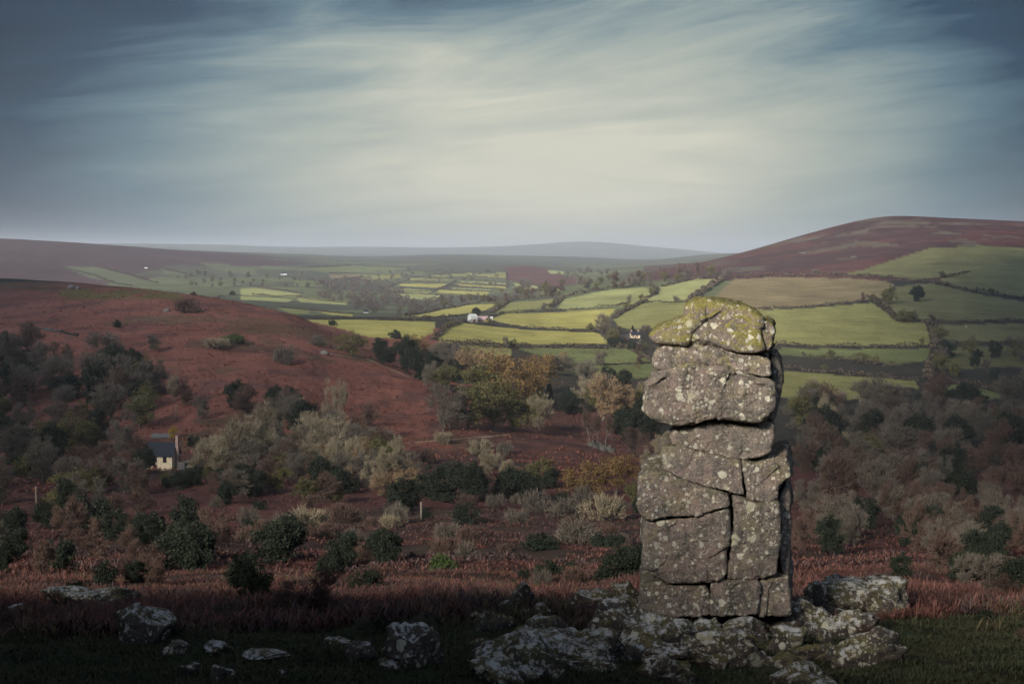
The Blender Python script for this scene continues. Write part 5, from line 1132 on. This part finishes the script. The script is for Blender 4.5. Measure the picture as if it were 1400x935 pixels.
fronds('dead_grass', 40000, lr(26, 110), lambda x, y, R, A: (fbm2(x / 4, y / 4, 77, 4) > 0.12) & (R > EDGE(x, y) - 2.5), 0.34, M_STR, 5, 7, wid=0.02)
fronds('bracken', 70000, lr(100, 340), patch(-0.08, 14, 71), 0.42, M_BRK, 3, 5, wid=0.08)
fronds('heather', 40000, lr(27, 120), lambda x, y, R, A: (fbm2(x / 6, y / 6, 72, 3) > 0.0) & (R > EDGE(x, y) - 1.5), 0.38, M_HEA, 5, 2, wid=0.035)
fronds('heather', 26000, lr(110, 340), patch(0.05, 12, 72), 0.6, M_HEA, 4, 6, wid=0.09)
fronds('bracken', 40000, lr(330, 950), lambda x, y, R, A: (A < 0.09 + 0 * R) & (fbm2(x / 16, y / 16, 73, 3) > -0.1), 0.9, M_RED, 3, 3, wid=0.14)
fronds('grass', 150000, lr(19, 42), lambda x, y, R, A: (fbm2(x / 1.5, y / 1.5, 74, 3) > -0.5) & (R < EDGE(x, y) + 2.5), 0.12, M_GRS, 3, 4, wid=0.05)
# ------------------------------------------------------------------ buildings, poles, walls, path
M_WALL = plain('cream_render', (0.60, 0.49, 0.33)); M_WHITE = plain('white_sheeting', (0.42, 0.42, 0.39)); M_SLATE = plain('blue_slate', (0.022, 0.025, 0.033), 0.8)
M_BRICK = plain('pink_brick', (0.30, 0.20, 0.17)); M_ROOFP = plain('pinkish_roof_tiles', (0.36, 0.24, 0.22)); M_STONE = plain('grey_wall_stone', (0.09, 0.082, 0.07)); M_DARKW = plain('maroon_joinery', (0.10, 0.035, 0.04))
M_GLASS = plain('dark_window_glass', (0.02, 0.022, 0.028), 0.15); M_POLE = plain('weathered_pole_timber', (0.15, 0.125, 0.10)); M_TAN = plain('straw_bales_and_shed_boards', (0.40, 0.30, 0.13)); M_DIRT = plain('trodden_earth', (0.30, 0.225, 0.15))
M_OUT = plain('grey_corrugated_sheet', (0.12, 0.115, 0.11))
def part(name, mb, mat, parent, label=None, smooth=False):
    o = link(name, mb.mesh(name, mat, smooth), parent)
    if label: o['label'] = label
    return o
def gable_roof(mb, x0, x1, y0, y1, z0, z1, ov=0.3, th=0.18):
    ym = (y0 + y1) / 2
    for sgn in (-1, 1):
        ye = y0 - ov if sgn < 0 else y1 + ov; ze = z0 - ov * (z1 - z0) / (ym - y0)
        a = [(x0 - ov, ye, ze), (x1 + ov, ye, ze), (x1 + ov, ym, z1), (x0 - ov, ym, z1)]; b = [(x, y, z - th) for x, y, z in a]; n = len(mb.v); mb.v += a + b
        q = [(0, 1, 2, 3), (7, 6, 5, 4), (0, 4, 5, 1), (1, 5, 6, 2), (2, 6, 7, 3), (3, 7, 4, 0)]
        if sgn > 0: q = [f[::-1] for f in q]
        mb.f += [tuple(n + i for i in f) for f in q]
def house(name, cat, label, px, py, wpx, hpx, rpx, depth, rz, wallm, roofm, windows=(), door=None, chimneys=(), wall_label=None):
    """gabled building: wpx long, walls hpx high, roof rpx high; windows as (x0,x1,z0,z1) fractions of the front"""
    p = at(px, py); s = p.y / F; w = wpx * s; h = hpx * s; r = rpx * s * 1.05
    root = empty(name, (p.x, p.y + depth / 2 * 0.3, p.z - 0.2), rz); tag(root, label, cat)
    mb = MB().box(-w / 2, w / 2, -depth / 2, depth / 2, 0, h)
    for sx in (-1, 1):
        x = sx * (w / 2 - 0.12); a = [(x - 0.1, -depth / 2, h), (x - 0.1, depth / 2, h), (x - 0.1, 0, h + r * 0.96)]; b = [(q[0] + 0.2, q[1], q[2]) for q in a]; n = len(mb.v); mb.v += a + b
        mb.f += [(n, n + 2, n + 1), (n + 3, n + 4, n + 5), (n, n + 3, n + 5, n + 2), (n + 1, n + 2, n + 5, n + 4)]
    part('wall', mb, wallm, root)
    rf = MB(); gable_roof(rf, -w / 2, w / 2, -depth / 2, depth / 2, h, h + r); ro = part('roof', rf, roofm, root)
    for cx, ch in chimneys:
        part('chimney', MB().box(cx * w - 0.5, cx * w + 0.5, -0.45, 0.45, h + r * 0.4, h + r + ch * s).box(cx * w - 0.6, cx * w + 0.6, -0.55, 0.55, h + r + ch * s, h + r + ch * s + 0.15), M_BRICK, ro)
    for x0, x1, z0, z1 in windows:
        X0, X1 = -w / 2 + x0 * w, -w / 2 + x1 * w; Y = -depth / 2
        f = part('window', MB().box(X0, X1, Y - 0.07, Y - 0.005, z0 * h, z0 * h + 0.1).box(X0, X1, Y - 0.07, Y - 0.005, z1 * h - 0.1, z1 * h).box(X0, X0 + 0.1, Y - 0.065, Y - 0.005, z0 * h + .1, z1 * h - .1).box(X1 - 0.1, X1, Y - 0.065, Y - 0.005, z0 * h + .1, z1 * h - .1), M_DARKW, root)
        part('pane', MB().box(X0 + 0.1, X1 - 0.1, Y - 0.03, Y - 0.006, z0 * h + .1, z1 * h - .1), M_GLASS, f)
    if door:
        x0, x1, z1_ = door; X0, X1 = -w / 2 + x0 * w, -w / 2 + x1 * w
        part('door', MB().box(X0, X1, -depth / 2 - 0.06, -depth / 2 - 0.004, 0.05, z1_ * h), M_DARKW, root)
    return root, w, h, s, r
# the cottage
ct, w, h, s, r = house('cottage', 'cottage', 'cream cottage with dark slate roof and pink chimney, in the trees at left', 222, 642, 38, 23, 15, 6.5, -0.12, M_WALL, M_SLATE,
    windows=((0.26, 0.44, 0.58, 0.98), (0.66, 0.80, 0.56, 0.92)), door=(0.30, 0.44, 0.42))
part('chimney', MB().box(w / 2 + 0.02, w / 2 + 1.0, -1.2, 0.2, 0, h + 2.0).box(w / 2 + 0.1, w / 2 + 0.85, -0.95, -0.05, h + 2.0, h + r + 1.6).box(w / 2 + 0.02, w / 2 + 0.95, -1.02, 0.02, h + r + 1.6, h + r + 1.85), M_BRICK, ct, 'tall pink stepped chimney on the gable end')
part('porch', MB().box(w / 2 + 1.05, w / 2 + 3.0, -2.2, 0.5, 0, h * 0.55), M_OUT, ct)
part('skylight', MB().poly([(w * 0.30, -1.25, h + r * 0.66), (w * 0.40, -1.25, h + r * 0.66), (w * 0.40, -0.75, h + r * 0.80), (w * 0.30, -0.75, h + r * 0.80)]), M_WHITE, ct) if False else None
house('garden_shed', 'shed', 'small brown shed with pale roof right of the cottage', 266, 634, 9, 7, 3, 2.5, 0.1, M_DARKW, M_OUT, door=(0.3, 0.6, 0.8))
house('outbuilding', 'outbuilding', 'low grey outbuilding with pale roof edge behind the cottage', 222, 598, 26, 3, 3, 3.5, -0.05, M_OUT, M_OUT, windows=((0.6, 0.7, 0.2, 0.8),))
# the farm with the white barn
house('barn', 'barn', 'white-fronted barn in the yellow fields', 646, 440, 9, 8, 3, 9, 0.35, M_WHITE, M_WHITE, door=(0.3, 0.7, 0.35))
house('farm_shed', 'shed', 'long farm shed with pinkish roof right of the white barn', 659, 440, 15, 4, 4, 9, 0.2, M_TAN, M_ROOFP, door=(0.15, 0.3, 0.8))
house('farm_shed', 'shed', 'small bright shed at the right end of the white barn farm', 672, 438, 3, 4, 1.5, 3, 0.0, M_WHITE, M_WHITE, door=(0.3, 0.7, 0.6))
house('farmhouse', 'farmhouse', 'pale farmhouse with grey roof left of the stack, below the cypress', 868, 462, 12, 5, 4, 8, 0.1, M_WALL, M_SLATE, windows=((0.15, 0.28, 0.4, 0.8), (0.6, 0.73, 0.4, 0.8)), door=(0.42, 0.54, 0.6), chimneys=((0.4, 2), (-0.4, 2)))
house('farm_shed', 'shed', 'grey farm outbuilding adjoining the pale farmhouse', 855, 464, 12, 4, 3, 7, -0.1, M_STONE, M_STONE, door=(0.4, 0.6, 0.7))
house('far_cottage', 'cottage', 'tiny white cottage in the far valley wood', 500, 428, 6, 2.5, 2, 7, 0.2, M_WHITE, M_SLATE, windows=((0.2, 0.35, 0.3, 0.8), (0.65, 0.8, 0.3, 0.8)))
house('far_cottage', 'cottage', 'tiny white cottage beneath the purple moor at left', 200, 367, 4, 2, 1.5, 7, 0.0, M_WHITE, M_SLATE, windows=((0.4, 0.6, 0.3, 0.8),))
house('far_cottage', 'cottage', 'tiny white house in the far fields, left of the valley', 388, 376, 8, 2.2, 1.5, 7, 0.1, M_WHITE, M_SLATE, windows=((0.2, 0.35, 0.3, 0.8),))
# poles
def pole(px, py, hpx, label, arm=False):
    p = at(px, py); s = p.y / F; h = hpx * s; root = empty('telegraph_pole', (p.x, p.y, p.z - 0.3)); tag(root, label, 'telegraph pole')
    part('shaft', MB().tube([(0, 0, 0), (0, 0, h * 0.5), (0, 0, h + 0.3)], [0.22, 0.19, 0.16], 8), M_POLE, root, smooth=True)
    if arm:
        c = part('crossarm', MB().box(-0.6, 0.6, -0.26, -0.17, h - 0.35, h - 0.2), M_POLE, root)
        for x in (-0.5, 0.5): part('insulator', MB().tube([(x, -0.21, h - 0.197), (x, -0.21, h)], [0.06, 0.04], 6), M_WHITE, c)
pole(576, 713, 28, 'pale telegraph pole in the bracken before the dark evergreens')
pole(50, 702, 38, 'dim telegraph pole in the dark wood at far left')
pole(183, 662, 18, 'short pole below the cottage')
pole(241, 575, 22, 'slim pale pole on the bracken above the cottage')
# dry-stone walls: every stone its own piece near enough to see, in one wall thing
def stone_wall(pix, hpx, label, n, seed):
    rg = random.Random(seed); P = [at(*q) for q in pix]; s = P[0].y / F; root = empty('stone_wall', tuple(P[0])); tag(root, label, 'stone wall')
    seg = [(a, b, (b - a).length) for a, b in zip(P[:-1], P[1:])]; tot = sum(q[2] for q in seg); protos = []
    for i in range(5):
        me = boulder_mesh(900 + i, 1, 1, 1, 1, 7); me.name = 'stone'; me.materials.append(M_STONE); protos.append(me)
    for i in range(n):
        t = (i + rg.random() * 0.5) / n * tot
        for a, b, L in seg:
            if t <= L: break
            t -= L
        q = a.lerp(b, min(t / L, 1)); sz = tot / n
        for lev in range(2):
            o = link('stone', protos[rg.randrange(5)], root); x, y = q.x + rg.uniform(-.2, .2), q.y + rg.uniform(-.2, .2)
            o.location = Vector((x, y, zat(x, y) + hpx * s * (0.25 + 0.45 * lev))) - P[0]; o.rotation_euler = (rg.random(), rg.random(), rg.random() * 6)
            o.scale = (sz * rg.uniform(0.9, 1.5), sz * rg.uniform(0.6, 1.0), hpx * s * rg.uniform(0.45, 0.8))
stone_wall([(30, 447), (60, 451), (85, 455), (108, 461)], 2.2, 'grey dry-stone wall on the dark side of the bracken hill', 26, 1)
stone_wall([(806, 608), (815, 612), (826, 616), (838, 619)], 3.0, 'tumbled pale stone wall at the foot of the birches', 14, 2)
# the pale path
def path(pix, wpx, label_name='path'):
    P = []
    for a, b in zip(pix[:-1], pix[1:]):
        for k in range(10): P.append(at(a[0] + (b[0] - a[0]) * k / 10, a[1] + (b[1] - a[1]) * k / 10))
    V = []; 
    for i, p in enumerate(P):
        d = (P[min(i + 1, len(P) - 1)] - P[max(i - 1, 0)]); n = Vector((-d.y, d.x, 0)).normalized(); w = wpx * p.y / F * random.uniform(0.8, 1.4)
        for j in (-1, -0.33, 0.33, 1):
            x, y = p.x + n.x * w * j, p.y + n.y * w * j; V.append((x, y, zat(x, y) + 0.10))
    Fc = [(i * 4 + j, i * 4 + j + 1, i * 4 + j + 5, i * 4 + j + 4) for i in range(len(P) - 1) for j in range(3)]
    o = link(label_name, npmesh(label_name, np.array(V), np.array(Fc), [M_DIRT], True)); tag(o, kind='structure')
path([(530, 606), (565, 606), (592, 603), (630, 600), (668, 597), (700, 594)], 1.7)
path([(440, 482), (470, 487), (505, 492), (530, 503), (560, 516), (600, 524)], 1.6)
# pale boulders out on the moor
MOOR = [('white boulder on the ridge path of the red hill', 437, 449, 478, 486), ('pale outcrop stone near the top of the left hill', 92, 103, 389, 396), ('second pale outcrop stone near the top of the left hill', 103, 110, 391, 397),
        ('pale rock on the red band of the right moor', 1090, 1102, 345, 348), ('small pale rock in the dark heather of the right moor', 1161, 1170, 350, 353),
        ('light boulder at the foot of the evergreen pair', 506, 516, 826, 834), ('small white stone in the bracken below the russet thicket', 418, 424, 836, 842), ('second small white stone below the russet thicket', 438, 445, 838, 843),
        ('leaning white stone in the bracken left of the hummock', 488, 500, 830, 842), ('pale stone beside the pale leafless path on the left hill', 222, 232, 421, 427)]
M_PALE = plain('pale_moor_granite', (0.13, 0.115, 0.10))
for i, (l, x0, x1, y0, y1) in enumerate(MOOR): boulder(l, x0, x1, y0, y1, 300 + i, mat=M_PALE, sub=2)
# sheep, a few pixels each
M_WOOL = plain('sheep_wool', (0.62, 0.58, 0.50)); M_FACE = plain('sheep_face', (0.08, 0.07, 0.06))
def sheep(px, py, label, rz):
    p = at(px, py); root = empty('sheep', (p.x, p.y, p.z), rz); tag(root, label, 'sheep'); k = 1.5
    bm = bmesh.new(); bmesh.ops.create_icosphere(bm, subdivisions=3, radius=1)
    for v in bm.verts:
        n = noise.noise(v.co * 4) * 0.06; c = v.co * (1 + n); v.co = Vector((c.x * 0.55, c.y * (0.27 - 0.04 * (c.x < 0)), c.z * 0.27 + 0.62)) * k
    me = bpy.data.meshes.new('body'); bm.to_mesh(me); bm.free(); me.materials.append(M_WOOL); link('body', me, root)
    part('head', MB().tube([(0.42 * k, 0, 0.78 * k), (0.62 * k, 0, 0.86 * k), (0.78 * k, 0, 0.74 * k)], [0.11 * k, 0.12 * k, 0.05 * k], 7), M_FACE, root, smooth=True)
    for x in (-0.34, 0.32):
        for y in (-0.13, 0.13): part('leg', MB().tube([(x * k, y * k, 0.48 * k), (x * k - 0.02, y * k, 0.25 * k), (x * k, y * k, 0)], [0.07 * k, 0.04 * k, 0.035 * k], 5), M_FACE, root)
sheep(1321, 448, 'sheep seen as a white dot on the right-hand field', 0.4)
# ------------------------------------------------------------------ the air
def haze():
    m = bpy.data.materials.new('haze_air'); m.use_nodes = True; N = m.node_tree.nodes; N.clear()
    out = N.new('ShaderNodeOutputMaterial'); v = N.new('ShaderNodeVolumePrincipled'); v.inputs['Color'].default_value = (0.60, 0.63, 0.675, 1); v.inputs['Density'].default_value = HAZE_D; v.inputs['Anisotropy'].default_value = 0.0
    m.node_tree.links.new(v.outputs[0], out.inputs['Volume'])
    R = 22600; o = link('haze', MB().box(-R, R, -R, R, float(GZ.min()) - 2, max(float(GZ.max()), 60) + 40).mesh('haze', m)); tag(o, kind='stuff')
HAZE_D = 0.85e-4
haze()

# unseen cloud puffs, added to keep the sun off the two sides of the valley
def added_cloud(cx, cy, rx, ry, rz, n, seed, H=280.0):
    """cx, cy: the ground its shadow falls on; the cloud itself is added H metres up, towards the sun, to block it"""
    rg = np.random.default_rng(seed); off = H / math.tan(SUN_EL); c = Vector((cx + math.sin(SUN_AZ) * off, cy + math.cos(SUN_AZ) * off, H))
    bm = bmesh.new(); bmesh.ops.create_icosphere(bm, subdivisions=3, radius=1); base = np.array([v.co[:] for v in bm.verts]); fc = np.array([[v.index for v in f.verts] for f in bm.faces]); bm.free()
    V = []; Fc = []
    for i in range(n):
        a = rg.random() * 6.283; q = rg.random() ** 0.5; r = 85 * rg.uniform(0.6, 1.3) * (1.15 - 0.6 * q)
        x, y = math.cos(a) * q * rx, math.sin(a) * q * ry
        X = x * math.cos(rz) - y * math.sin(rz); Y = x * math.sin(rz) + y * math.cos(rz)
        k = np.array([1 + 0.28 * noise.fractal(Vector(b * 1.6 + i * 3.1), 1.0, 2.0, 3) for b in base])
        P = base * k[:, None] * r * np.array([1.25, 1.25, 0.75]) + np.array([X, Y, rg.uniform(-20, 60)])
        Fc.append(fc + len(base) * i); V.append(P)
    t = NT('added_cloud_vapour'); t.color((0.8, 0.8, 0.8))
    o = link('added_cloud', npmesh('added_cloud', np.concatenate(V), np.concatenate(Fc), [t.m], True), None, c); tag(o, kind='stuff'); return o
added_cloud(425, 1000, 165, 830, -0.31, 210, 1)
added_cloud(-470, 640, 140, 760, 0.36, 190, 2)
added_cloud(215, 330, 85, 230, -0.35, 90, 3, 220.0)
added_cloud(-430, 930, 80, 260, 0.30, 60, 4)
